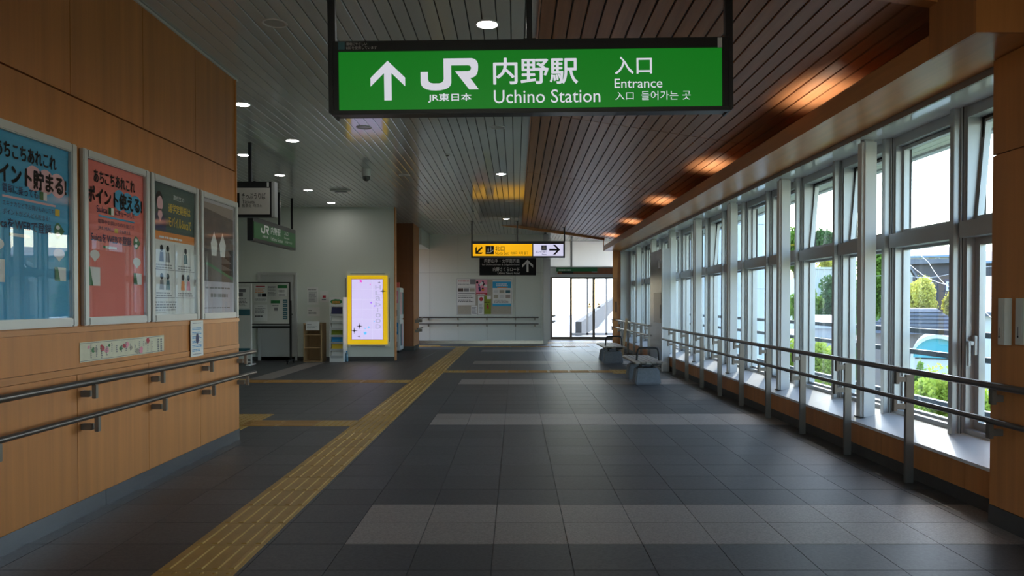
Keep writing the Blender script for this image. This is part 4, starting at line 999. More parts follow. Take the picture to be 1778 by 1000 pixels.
# ================================================================== benches
def bench():
    t_ = thing('bench', '', 'bench', (2.15, 12.9, 0), 'backless waiting benches')
    for y_ in (12.30, 13.08):
        MB().frustum(1.92, 2.35, y_, y_+.34, 0, .265, .035, .03).build('concrete_foot', M['concrete'], t_, bevel=.02)
        MB().box(2.0, 2.27, y_+.06, y_+.28, .262, .275).box(2.02, 2.05, y_+.08, y_+.26, .27, .33).box(2.22, 2.25, y_+.08, y_+.26, .27, .33).build('bracket', M['black'], t_)
    MB().prism([(1.95, .345), (2.05, .322), (2.23, .322), (2.33, .345), (2.30, .355), (1.98, .355)], 'y', 12.14, 13.66).build('seat_frame', M['black'], t_)
    n = 6; x0, x1 = 1.90, 2.40; w = (x1-x0)/n
    for i in range(n):
        xa, xb = x0+i*w+.004, x0+(i+1)*w-.004; za = .385 - (.015 if i in (0, n-1) else 0)
        if i == 0: poly = [(xa, .345), (xa+.02, .34), (xb, .36), (xb, .385), (xa+.02, .378), (xa, .365)]
        elif i == n-1: poly = [(xa, .36), (xb-.02, .34), (xb, .345), (xb, .365), (xb-.02, .378), (xa, .385)]
        else: poly = [(xa, .36), (xb, .36), (xb, .385), (xa, .385)]
        MB().prism(poly, 'y', 12.1, 13.7).build('slat', M['bench_slat'], t_, bevel=.004)
    pts = []
    for k in range(6): pts.append((1.965 + .01*k*.6, 12.42, .36 + .04*k))
    pts = [(1.965, 12.42, .36), (1.975, 12.42, .50), (1.985, 12.42, .555), (2.005, 12.42, .58), (2.04, 12.42, .59), (2.15, 12.42, .592), (2.26, 12.42, .59), (2.295, 12.42, .58), (2.315, 12.42, .555), (2.325, 12.42, .50), (2.335, 12.42, .36)]
    MB().tube(pts, .017, 10).build('armrest', M['black'], t_, smooth=True)
    MB().box(2.07, 2.16, 12.135, 12.14, .343, .353).build('maker_plate', M['paper_grey'], t_)
    return t_
b1 = bench(); b1['label'] = 'nearer backless slatted bench on concrete feet beside steel cabinet'
b2 = copy_tree(b1); b2.location = (2.13, 12.9+4.2, 0); b2['label'] = 'farther backless slatted bench on concrete feet toward glass doors'

# steel cabinet in the window row
cb = thing('steel_cabinet', 'tall brushed steel cabinet standing between the two railings', 'cabinet', (2.88, 15.35, 0))
B(2.83, 2.96, 14.70, 16.0, 0, 2.37).build('body', M['alu'], cb)
mat('cabinet_steel', (0.21, 0.19, 0.17), 0.2, 0.95, noise=((3, 3, 9), 0.25, 4))
cdr = B(2.815, 2.83, 14.76, 15.99, .06, 2.36).build('door', M['cabinet_steel'], cb)
B(2.812, 2.815, 14.80, 15.60, .93, 1.52).build('notice_plate', M['post_metal'], cdr); B(2.80, 2.815, 14.86, 14.90, 1.02, 1.28).build('handle', M['alu_dark'], cdr); B(2.812, 2.815, 14.92, 15.14, 2.0, 2.16).build('emblem_plate', M['alu'], cdr)
B(2.81, 2.835, 14.695, 14.74, 0, 2.37).build('edge_post', M['white_paint'], cb)
# leaning board
lb = MB(); p0 = Vector((2.62, 18.9, 0.0)); p1 = Vector((2.755, 18.9, .93))
lb.prism([(2.60, 0), (2.66, 0), (2.772, .93), (2.715, .94)], 'y', 18.86, 18.96)
o = lb.build('leaning_board', M['shelf_wood']); tag(o, 'narrow wooden board leaning on railing behind far bench', 'board')

# ================================================================== things by the white wall
PYm = 17.41
q = pxbox(PYm)
# advertising screen
h = q(604.5, 673, 478.5, 597.5); sc = thing('advertising_screen', 'lit portrait advertising screen with yellow surround on white wall', 'screen', ((h[0]+h[1])/2, PYm, h[2]))
plc = Plane((0, PYm-.06, 0), (1, 0, 0), (0, 0, 1))
B(h[0]-.05, h[1]+.05, PYm-.02, PYm+.02, h[2]-.06, h[3]+.06).build('recess_plate', M['white_wall'], sc)
for a, b, c, d in ((h[0]+.06, h[1]-.06, h[3]+.03, h[3]+.05), (h[0]+.06, h[1]-.06, h[2]-.05, h[2]-.03), (h[0]-.05, h[0]-.03, h[2]+.06, h[3]-.06), (h[1]+.03, h[1]+.05, h[2]+.06, h[3]-.06)):
    B(a, b, PYm-.026, PYm-.02, c, d).build('vent_slot', M['ink_grey'], sc)
B(h[0], h[1], PYm-.06, PYm-.02, h[2], h[3]).build('yellow_surround', M['e_bezel'], sc, bevel=.008)
s_ = q(612, 665.5, 484.8, 589)
scr = B(s_[0], s_[1], PYm-.064, PYm-.058, s_[2], s_[3]).build('display', M['e_screen'], sc)
printed('display_edge', plc, M['ink_red'], scr, lambda mb: (rect(mb, plc, s_[0], s_[1], s_[2]-.008, s_[2], .006), rect(mb, plc, s_[0], s_[1], s_[3], s_[3]+.008, .006), rect(mb, plc, s_[0]-.008, s_[0], s_[2], s_[3], .006), rect(mb, plc, s_[1], s_[1]+.008, s_[2], s_[3], .006)))
vw = (s_[1]-s_[0]); vh = (s_[3]-s_[2])
mbx = MB()
for i, ch in enumerate('HLablooD'):
    a = s_[0]+.76*vw; b = s_[3] - vh*(.10 + i*.093); letter(mbx, plc, ch, (a+(.06*vw if ch == 'l' else 0), a+(.085*vw if ch == 'l' else .17*vw), b-.07*vh, b), .006, .02)
mbx.build('lettering', M['e_grey'], scr)
def grid(mb):
    for i in range(1, 3): rect(mb, plc, s_[0]+vw*i/3-.003, s_[0]+vw*i/3+.003, s_[2], s_[3], .0045)
    for i in range(1, 6): rect(mb, plc, s_[0], s_[1], s_[2]+vh*i/6-.003, s_[2]+vh*i/6+.003, .0046)
printed('grid_lines', plc, M['e_lav'], scr, grid)
def zpx(x, y): p_ = atY(560 + x/5.555, 460 + y/5.555, PYm-.06); return p_.x, p_.z
for (x, y, r, m_) in ((370, 157, .042, 'e_pink'), (460, 187, .018, 'e_pink'), (470, 365, .028, 'e_purple'), (503, 396, .022, 'e_purple'), (500, 545, .018, 'e_cyan'), (447, 600, .028, 'e_cyan'), (411, 612, .022, 'e_cyan'), (412, 659, .048, 'e_cyan')):
    c_ = zpx(x, y); printed('star', plc, M[m_], scr, lambda mb: flat(mb, plc, star(c_[0], c_[1], r, 5, .5), .007))
for (x, y, r) in ((583, 253, .085), (548, 168, .04), (307, 633, .085), (358, 590, .075), (352, 690, .038)):
    c_ = zpx(x, y); printed('sparkle', plc, M['ink'], scr, lambda mb: flat(mb, plc, star(c_[0], c_[1], r, 4, .2), .009))
# wooden shelf
ya = 16.95
q = pxbox(ya); h = q(527, 558, 561, 629)
sh = thing('wooden_shelf', 'small open wooden shelf of three tiers by white wall', 'shelf', ((h[0]+h[1])/2, ya+.2, 0)); zt_ = h[3]
X0, X1 = h[0], h[1]
B(X0, X0+.02, ya, ya+.42, 0, zt_).build('side_board', M['shelf_wood'], sh); B(X1-.02, X1, ya, ya+.42, 0, zt_).build('side_board', M['shelf_wood'], sh)
B(X0+.02, X1-.02, ya+.40, ya+.42, 0, zt_).build('back_board', M['shelf_wood'], sh)
for z in (.01, .31, .60, zt_-.04): B(X0+.02, X1-.02, ya+.004, ya+.40, z, z+.018).build('shelf_board', M['shelf_wood'], sh)
def notice(lab, u0, u1, v0, v1, Y, m='paper', print_=((.1, .9, .1, .9, 5, 'ink_grey'),), name='paper_notice', group=None, tilt=0, th=.003, extra=None):
    qq = pxbox(Y); h_ = qq(u0, u1, v0, v1)
    t_ = thing(name, lab, 'notice' if name == 'paper_notice' else 'poster', ((h_[0]+h_[1])/2, Y, h_[2]), group)
    pl = Plane((h_[0], Y, h_[2]), (1, 0, 0), (0, 0, 1)); w_, hh_ = h_[1]-h_[0], h_[3]-h_[2]
    s = slab(MB(), pl, 0, w_, 0, hh_, -th, 0).build('sheet', M[m], t_)
    for i, (a, b, c, d, n, mm) in enumerate(print_):
        if n: printed('print_lines', pl, M[mm], s, lambda mb: rows(mb, pl, a*w_, b*w_, c*hh_, d*hh_, n, .0012, seed=i*7+int(u0)))
        else: printed('print_block', pl, M[mm], s, lambda mb: rect(mb, pl, a*w_, b*w_, c*hh_, d*hh_, .0008+.0003*i))
    if extra: extra(s, pl, w_, hh_)
    return t_
notice('white paper sign taped to top front of wooden shelf', 531, 554.5, 558, 573.5, ya-.002, print_=((.1, .5, .6, .75, 1, 'ink'), (.1, .85, .25, .5, 2, 'ink_grey')))
W1 = 17.428
notice('upper white notice with grey drawing on wall above shelf', 533.5, 552.5, 499, 529, W1, print_=((.1, .9, .85, .93, 1, 'ink'), (.12, .9, .12, .78, 0, 'paper_grey'), (.15, .85, .15, .75, 8, 'ink_grey')), group='notices on the white wall')
notice('lower white notice on wall above shelf', 533.5, 555, 533.5, 549, W1, print_=((.1, .4, .6, .75, 1, 'ink'), (.1, .85, .25, .5, 2, 'ink_grey')), group='notices on the white wall')
notice('small white notice with red roof drawing beside brochure rack', 556, 570, 505, 525, W1, print_=((.3, .7, .4, .6, 0, 'ink_red'), (.2, .8, .2, .35, 1, 'ink_navy')), group='notices on the white wall')
# brochure rack
ya = 16.95; q = pxbox(ya); h = q(572.5, 596, 516, 629)
br = thing('brochure_rack', 'narrow white brochure rack filled with leaflets', 'rack', ((h[0]+h[1])/2, ya+.2, 0)); X0, X1, zt_ = h[0], h[1], h[3]
B(X0, X0+.015, ya, ya+.4, 0, zt_).build('side_panel', M['white_paint'], br); B(X1-.015, X1, ya, ya+.4, 0, zt_).build('side_panel', M['white_paint'], br)
B(X0+.015, X1-.015, ya+.38, ya+.4, 0, zt_).build('back_panel', M['white_paint'], br); B(X0+.015, X1-.015, ya, ya+.38, 0, .09).build('plinth', M['white_paint'], br)
B(X0+.015, X1-.015, ya+.0, ya+.02, zt_-.2, zt_).build('header_panel', M['white_paint'], br)
plr = Plane((0, ya, 0), (1, 0, 0), (0, 0, 1))
cxm = (X0+X1)/2; printed('green_badge', plr, M['ink_green'], br, lambda mb: flat(mb, plr, [(cxm + .13*math.cos(R(20*j))*(1+.08*(j % 2)), zt_-.1 + .055*math.sin(R(20*j))*(1+.1*(j % 2))) for j in range(18)], .004))
printed('badge_print', plr, M['ink_orange'], br, lambda mb: rows(mb, plr, cxm-.09, cxm+.09, zt_-.135, zt_-.07, 2, .006, seed=4))
lz = [zt_-.22 - .155*i for i in range(7)]
for i, z in enumerate(lz):
    m_ = ['ink_navy', 'paper', 'paper_grey', 'leaf_lime', 'ink_blue', 'ink_yellow', 'paper'][i]
    cols = [m_]
    lfl = thing('leaflet', ['navy', 'white upper', 'grey', 'green', 'pale blue', 'yellow', 'white lowest'][i] + ' leaflet standing in brochure rack', 'leaflet', (cxm, ya+.05, z-.2), 'leaflets in the brochure rack')
    MB().add([(X0+.03, ya+.03+.02*0, z-.19), (X1-.03, ya+.03, z-.19), (X1-.03, ya+.10, z), (X0+.03, ya+.10, z), (X0+.03, ya+.05, z-.19), (X1-.03, ya+.05, z-.19), (X1-.03, ya+.12, z), (X0+.03, ya+.12, z)],
        [(0,1,2,3),(4,7,6,5),(0,4,5,1),(1,5,6,2),(2,6,7,3),(3,7,4,0)]).build('cover', M[m_], lfl)
    def lp(mb):
        for k in range(3):
            zz = z-.05-.04*k; yy = ya+.10-.07*(z-zz)/.19-.002
            mb.add([(X0+.05, yy, zz-.012), (X1-.05-.03*k, yy, zz-.012), (X1-.05-.03*k, yy+.004, zz), (X0+.05, yy+.004, zz)], [(0,1,2,3)])
    mbq = MB(); lp(mbq); mbq.build('cover_print', M['ink_white' if i in (0, 3, 4) else 'ink_grey'], lfl)
    B(X0+.015, X1-.015, ya+.015, ya+.02, z-.2, z-.15).build('pocket_bar', M['alu'], br)
# bottle
c = atY(596.5, 625, 17.05); bt = thing('plastic_bottle', 'clear blue plastic bottle on floor beside brochure rack', 'bottle', (c.x+.06, 17.1, 0))
MB().lathe([(.03, 0), (.035, .01), (.035, .15), (.028, .18), (.014, .21), (.014, .22)], (c.x+.06, 17.1, 0), 16).build('body', M['bottle'], bt, smooth=True); MB().lathe([(.016, .218), (.016, .24)], (c.x+.06, 17.1, 0), 12).build('cap', M['ink_blue'], bt)

# rolling notice board
ya = 16.55; q = pxbox(ya); h = q(400, 502, 491.5, 562)
rb = thing('rolling_board', 'black framed notice board on castor stand before service door', 'notice board', ((h[0]+h[1])/2, ya, 0))
bd = B(h[0], h[1], ya, ya+.03, h[2], h[3]).build('board', M['board_white'], rb)
w = .022
for a, b, c_, d in ((h[0]-w, h[1]+w, h[3], h[3]+w), (h[0]-w, h[1]+w, h[2]-w, h[2]), (h[0]-w, h[0], h[2], h[3]), (h[1], h[1]+w, h[2], h[3])): B(a, b, ya-.01, ya+.04, c_, d).build('frame_bar', M['black'], rb)
px_ = atY(504.5, 600, ya).x; pz = atY(504, 522, ya).z; lx = h[0]-.06
for xx in (px_, lx):
    B(xx-.02, xx+.02, ya, ya+.03, .07, pz).build('upright', M['black'], rb); ft_ = B(xx-.025, xx+.025, ya-.25, ya+.25, .06, .085).build('foot', M['black'], rb)
    for yy in (ya-.22, ya+.22): MB().tube([(xx-.015, yy, .03), (xx+.015, yy, .03)], .03, 12).build('castor', M['black'], ft_)
zb_ = atY(450, 568, ya).z; B(lx, px_, ya, ya+.03, zb_-.025, zb_+.025).build('cross_bar', M['black'], rb)
for xx in (px_,): 
    for zz in (h[2]+.12, h[3]-.15): B(h[1]+w, xx, ya+.005, ya+.025, zz-.008, zz+.008).build('pivot', M['black'], rb)
yb_ = ya - .004
notice('notice with dark red heading at top left of rolling board', 441, 463.5, 495.5, 523.5, yb_, print_=((.15, .85, .9, .97, 0, 'ink_red'), (.1, .9, .55, .85, 4, 'ink_orange'), (.3, .55, .3, .5, 0, 'ink_grey'), (.6, .95, .3, .5, 0, 'ink'), (.05, .95, .05, .25, 3, 'ink_grey')), group='papers on the rolling board')
notice('white notice of plain text at lower left of rolling board', 441, 464, 529, 557, yb_, print_=((.3, .7, .88, .94, 1, 'ink_grey'), (.08, .92, .5, .82, 5, 'ink_grey'), (.08, .8, .25, .4, 1, 'ink')), group='papers on the rolling board')
notice('grey sheet in top middle of rolling board', 464.5, 480.5, 494.5, 514, yb_, m='paper_grey', print_=((.08, .92, .5, .92, 4, 'ink_grey'), (.08, .92, .05, .4, 4, 'ink_grey')), group='papers on the rolling board')
notice('sheet with green header at top right of rolling board', 482, 498.5, 495, 514, yb_, print_=((0, 1, .72, 1, 0, 'ink_green'), (.1, .9, .35, .62, 2, 'ink_grey'), (.1, .9, .05, .3, 1, 'ink_grey')), group='papers on the rolling board')
notice('cream sheet with green banner in middle of rolling board', 469.5, 488, 521, 544, yb_, m='board_white', print_=((.05, .9, .75, .98, 0, 'ink_green'), (.15, .85, .55, .7, 1, 'ink_grey'), (.35, .7, .2, .45, 0, 'ink_grey')), group='papers on the rolling board')
for i in range(5):
    v0 = 520 + i*7.1; notice('small dark card, %s down the right edge of rolling board' % ordn[i], 491, 499, v0, v0+6, yb_, m='ink_teal', print_=((.15, .85, .4, .6, 1, 'ink_white'),), group='papers on the rolling board')
# white floor stand in front of it
ya = 16.2; q = pxbox(ya); h = q(392, 436.5, 495, 632)
ws = thing('floor_stand', 'white framed floor stand with poster, partly behind left wall', 'sign stand', ((h[0]+h[1])/2, ya, 0))
X0, X1, zt_ = h[0], h[1], h[3]
for xx in (X0, X1-.03):
    B(xx, xx+.03, ya, ya+.03, 0, zt_).build('upright', M['white_paint'], ws); B(xx-.02, xx+.05, ya-.2, ya+.2, 0, .02).build('foot', M['white_paint'], ws)
B(X0, X1, ya, ya+.03, zt_, zt_+.03).build('top_bar', M['white_paint'], ws); B(X0+.03, X1-.03, ya+.005, ya+.025, .05, .08).build('bottom_bar', M['white_paint'], ws)
zz = [vZ(v, ya) for v in (499, 537, 547.5, 604.5, 610)]
B(X0+.03, X1-.03, ya+.005, ya+.02, zz[1], zz[0]).build('poster_panel', M['paper_grey'], ws)
B(X0+.03, X1-.03, ya+.003, ya+.022, zz[2], zz[1]).build('teal_band', M['ink_teal'], ws); B(X0+.03, X1-.03, ya+.005, ya+.02, zz[3], zz[2]).build('white_panel', M['board_white'], ws); B(X0+.03, X1-.03, ya+.003, ya+.022, zz[4], zz[3]).build('teal_band', M['ink_teal'], ws)
B(X0+.03, X1-.03, ya+.006, ya+.02, .12, zz[4]).build('lower_panel', M['white_wall'], ws)
notice('grey edged paper poster clipped on white floor stand', 398, 432, 498, 535, ya+.001, print_=((.5, .85, .75, .9, 0, 'ink_grey'), (.3, .7, .55, .72, 0, 'ink_grey'), (.05, .92, .1, .5, 6, 'ink_grey')))

# capsule vending machine
vm_ = thing('capsule_machine', 'stacked white capsule vending machine between screen wall and pillar', 'vending machine', (-3.3, 20.5, 0))
X0, X1, ya, yb = -3.62, -3.06, 20.15, 20.75
for i, (z0, z1) in enumerate(((.06, .88), (.89, 1.72))):
    bdy = B(X0, X1, ya, yb, z0, z1).build('body', M['white_paint'], vm_, bevel=.015)
    B(X0+.05, X1-.05, ya-.012, ya, z0+.42, z1-.08).build('display_card', M[['ink_blue', 'ink_pink'][i]], bdy); B(X0+.08, X1-.08, ya-.016, ya-.012, z0+.5, z0+.62).build('card_picture', M['paper'], bdy)
    MB().lathe([(.05, 0), (.05, .03)], (0, 0, 0), 16).v
    B(X1-.20, X1-.08, ya-.014, ya, z0+.08, z0+.24).build('outlet', M['ink'], bdy); MB().tube([((X0+X1)/2-.06, ya-.03, z0+.3), ((X0+X1)/2-.06, ya, z0+.3)], .05, 14).build('dial', M['alu'], bdy)
    for k in range(3): B(X1, X1+.008, ya+.06+.18*k, ya+.2+.18*k, z0+.12, z1-.12).build('side_card', M[['ink_teal', 'poster_pink', 'paper_grey'][(k+i) % 3]], bdy)
B(X0+.05, X1-.02, ya+.02, ya+.06, 1.72, 1.86).build('header_card', M['poster_red'], vm_); B(X0+.03, X1-.03, ya+.03, yb-.03, 0, .06).build('base', M['black'], vm_)

# far wall notice board
Yb = FY-.012; q = pxbox(Yb-.03); h = q(793, 889.5, 483.5, 547)
nb = thing('notice_board', 'beige notice board with aluminium frame on far wall', 'notice board', ((h[0]+h[1])/2, Yb, h[2]))
B(h[0]+.03, h[1]-.03, Yb-.02, Yb, h[2]+.03, h[3]-.03).build('board', M['cork'], nb)
for a, b, c_, d in ((h[0], h[1], h[3]-.03, h[3]), (h[0], h[1], h[2], h[2]+.03), (h[0], h[0]+.03, h[2]+.03, h[3]-.03), (h[1]-.03, h[1], h[2]+.03, h[3]-.03)): B(a, b, Yb-.021, Yb, c_, d).build('frame_bar', M['alu'], nb)
Yn = Yb-.0245
notice('white poster with rows of photographs at left of notice board', 794, 825.5, 484.5, 530, Yn, name='pinned_poster', print_=((.70, 1, .8, 1, 0, 'ink_grey'), (.05, .68, .91, .97, 1, 'ink_red'), (.05, .7, .78, .88, 2, 'ink_grey'), (.04, .33, .52, .65, 0, 'poster_brown'), (.36, .64, .52, .65, 0, 'ink_grey'), (.68, .96, .52, .65, 0, 'cork'), (.04, .96, .68, .7, 0, 'ink_grey'), (.04, .96, .44, .465, 0, 'ink_grey'), (.05, .95, .28, .40, 2, 'ink_grey'), (.05, .95, .12, .24, 2, 'ink')), group='papers on the notice board')
def crowd(s, pl, w_, hh_):
    rr = random.Random(3)
    for i in range(14):
        cx_, cy_ = rr.uniform(.1, .9)*w_, rr.uniform(.3, .92)*hh_
        printed('figure_shape', pl, M[['ink_navy', 'ink_white', 'ink_orange', 'ink'][i % 4]], s, lambda mb: flat(mb, pl, ell(cx_, cy_, .035, .045, 10), .0015+.0002*i))
notice('pink poster crowded with figures at top of notice board', 826.5, 846, 485.5, 512, Yn, m='ink_pink', name='pinned_poster', print_=((0, 1, 0, .14, 0, 'ink_red'), (.05, .95, .02, .11, 1, 'ink_white')), extra=crowd, group='papers on the notice board')
def redseal(s, pl, w_, hh_): printed('red_seal', pl, M['ink_red'], s, lambda mb: flat(mb, pl, ell(.55*w_, .82*hh_, .33*w_, .115*hh_, 18), .002))
notice('narrow white leaflet with red round seal on notice board', 830, 840, 513.5, 546, Yn, name='pinned_poster', print_=((.2, .8, .08, .6, 9, 'ink_grey'),), extra=redseal, group='papers on the notice board')
def redfig(s, pl, w_, hh_): printed('red_figure', pl, M['ink_red'], s, lambda mb: flat(mb, pl, [(.35*w_, .3*hh_), (.7*w_, .3*hh_), (.6*w_, .5*hh_), (.45*w_, .5*hh_)], .002)); printed('figure_head', pl, M['ink'], s, lambda mb: flat(mb, pl, ell(.52*w_, .54*hh_, .09*w_, .04*hh_, 10), .002))
notice('green garden leaflet with red figure on notice board', 841, 852.5, 513.5, 545.5, Yn, m='leaf_lime', name='pinned_poster', print_=((.4, 1, .82, 1, 0, 'paper'), (0, 1, .62, .7, 1, 'ink')), extra=redfig, group='papers on the notice board')
notice('small white text sheet at bottom of notice board', 818, 829, 530.5, 546.5, Yn, name='pinned_poster', print_=((.1, .9, .1, .9, 6, 'ink_grey'),), group='papers on the notice board')
notice('pale blue poster with blue header at right of notice board', 855.5, 887.5, 486.5, 531.5, Yn, name='pinned_poster', print_=((0, 1, .70, .95, 0, 'poster_blue'), (.2, .85, .77, .90, 2, 'ink_white'), (.25, .8, .70, .725, 0, 'ink_orange'), (0, 1, 0, .1, 0, 'poster_blue'), (.05, .30, .5, .62, 0, 'paper_grey'), (.37, .63, .5, .62, 0, 'cork'), (.70, .95, .5, .62, 0, 'ink_teal'), (.05, .3, .3, .44, 0, 'cork'), (.37, .63, .3, .44, 0, 'paper_grey'), (.70, .95, .3, .44, 0, 'house_tan'), (.05, .95, .13, .26, 3, 'ink_grey')), group='papers on the notice board')

# ================================================================== OUTSIDE
gd = B(-60, 160, -30, 220, -6.6, -6.5).build('ground', M['ground']); tag(gd, 'grassy ground below the raised concourse', 'ground', kind='structure')
rd = B(6.5, 9.0, -20, 20, -6.5, -6.46).build('road', M['asphalt']); tag(rd, 'grey road below the windows', 'road', kind='structure')
# eave
ev = thing('trim_8', 'slatted white eave outside above the windows', 'eave', (3.7, 12, 2.76), kind='structure')
for i in range(5): B(3.42+.1*i+.004, 3.42+.1*(i+1)-.004, 4, 21.6, 2.765, 2.785).build('eave_slat', M['eave'], ev)
B(3.42, 4.0, 4, 21.6, 2.79, 2.95).build('eave_core', M['eave'], ev); B(3.92, 4.0, 4, 21.6, 2.745, 2.95).build('gutter_edge', M['alu'], ev)
# outer guard bars
gr = thing('guard_rail', 'dark blue horizontal guard bars outside the windows', 'railing', (3.7, 12, .1))
for z in (1.07, .875, .45, .19): B(3.68, 3.73, 4.2, 21.45, z-.022, z+.022).build('bar', M['guard'], gr)
for i in range(0, 17, 4): B(3.69, 3.72, 4.6+i*BAY-.03, 4.6+i*BAY+.03, 0, 1.09).build('upright', M['guard'], gr)
ledge = B(3.41, 3.85, 4.2, 21.5, .1, .30).build('trim_9', M['alu']); tag(ledge, 'metal flashing ledge outside below the windows', 'trim', kind='structure')
ufl = B(3.41, 3.6, 4.2, 21.5, -6.5, .1).build('wall_below', M['facade']); tag(ufl, 'outer wall below the windows', 'wall', kind='structure')
# pale wing of the station
wg = thing('station_wing', 'pale windowless station wing seen through the far windows', 'building', (5.7, 24, -6.5))
for z0, z1 in ((-6.5, 1.72), (1.735, 3.6), (3.615, 6.2)):
    for x0, x1 in ((3.9, 5.75), (5.76, 7.62)): B(x0, x1, 22.3, 22.34, z0, z1).build('wall_panel', M['facade'], wg)
B(3.9, 7.6, 22.34, 27.5, -6.5, 6.2).build('core', M['facade'], wg); B(3.8, 7.7, 22.2, 27.6, 6.2, 6.35).build('roof', M['roof_light'], wg)

def tree(lab, u, v0, v1, Y, wpx, leaf_, n=2600, ls=.16, seed=1, blobs=14, group='trees outside the windows', zroot=-6.5):
    """crown spans v0 (top) .. v1 at depth Y, wpx wide around u"""
    rnd = random.Random(seed); top = atY(u, v0, Y); bot = atY(u, v1, Y); hw = wpx / 2 / FPX * Y; cz = (top.z+bot.z)/2; hz = (top.z-bot.z)/2
    t_ = thing('tree', lab, 'tree', (top.x, Y, zroot), group)
    mb = MB(); bl = []
    for i in range(blobs):
        a = rnd.uniform(0, 2*math.pi); rr = rnd.uniform(.15, .72)
        bl.append((top.x + hw*rr*math.cos(a), Y + hw*rr*math.sin(a), cz + hz*rnd.uniform(-.75, .7)*(1-.3*rr), rnd.uniform(.22, .42)))
    bl.append((top.x, Y, cz+hz*.6, .42)); bl.append((top.x, Y, cz, .55))
    for i in range(int(n*1.6)):
        bx_, by_, bz_, br_ = rnd.choice(bl)
        d = Vector((rnd.gauss(0, 1), rnd.gauss(0, 1), rnd.gauss(0, 1))).normalized() * (rnd.random()**.5) * rnd.uniform(.8, 1.3)
        p = Vector((bx_ + d.x*hw*br_, by_ + d.y*hw*br_, bz_ + d.z*hz*br_))
        nrm = Vector((rnd.gauss(0, 1), rnd.gauss(0, 1), rnd.gauss(.6, 1))).normalized(); a = nrm.orthogonal().normalized(); b = nrm.cross(a); s_2 = ls*rnd.uniform(.35, .75)
        mb.add([p-a*s_2, p+b*s_2*.55, p+a*s_2, p-b*s_2*.55], [(0,1,2,3)])
    mb.build('foliage', M[leaf_], t_)
    tk = MB(); base = Vector((top.x, Y, zroot)); fork = Vector((top.x+.1, Y, cz-hz*.4))
    tk.tube([base, (base+fork)/2+Vector((.08, 0, 0)), fork], [.16, .12, .09], 8)
    for bx_, by_, bz_, br_ in bl[:5]: tk.tube([fork, (fork+Vector((bx_, by_, bz_)))/2+Vector((0, 0, .1)), (bx_, by_, bz_)], [.06, .04, .015], 6)
    tk.build('trunk', M['trunk'], t_)
tree('bright lime tree close below the widest window', 1625, 640, 800, 13.5, 130, 'leaf_lime', 9000, .075, 1, blobs=26)
tree('slim dark conifer left of the lime tree', 1598, 628, 730, 15.5, 34, 'leaf_green', 1500, .08, 2, blobs=7)
tree('lime green tree low behind the second window pair', 1425, 590, 720, 17, 75, 'leaf_lime', 5000, .085, 3, blobs=18)
tree('lime green tree low in the third window gap', 1372, 585, 730, 19, 60, 'leaf_lime', 4000, .09, 4, blobs=16)
tree('small sapling outside the casement window', 1703, 670, 800, 12, 70, 'leaf_lime', 2000, .09, 5)
tree('yellow green tree in front of the dark house', 1601, 480, 575, 34, 60, 'leaf_yellow', 5000, .13, 6, blobs=20)
tree('smaller yellow green tree beside the dark house', 1650, 505, 575, 36, 36, 'leaf_yellow', 2000, .17, 7)
tree('dark green tree covering the hillside behind white column', 1516, 425, 570, 50, 90, 'leaf_green', 4200, .26, 8)
tree('round dark green tree on hillside below white balustrade', 1440, 478, 580, 47, 66, 'leaf_dark', 3800, .24, 9)
tree('yellow green tree at hillside left of the round one', 1400, 490, 570, 42, 60, 'leaf_green', 2800, .22, 10)
tree('hilltop tree seen through the upper panes', 1425, 398, 450, 85, 52, 'leaf_dark', 2600, .4, 11)
tree('hill tree above the balustrade', 1440, 428, 470, 72, 90, 'leaf_yellow', 3000, .36, 12)
tree('hill tree seen in the gap beside second column', 1378, 395, 480, 70, 40, 'leaf_green', 2600, .34, 13)

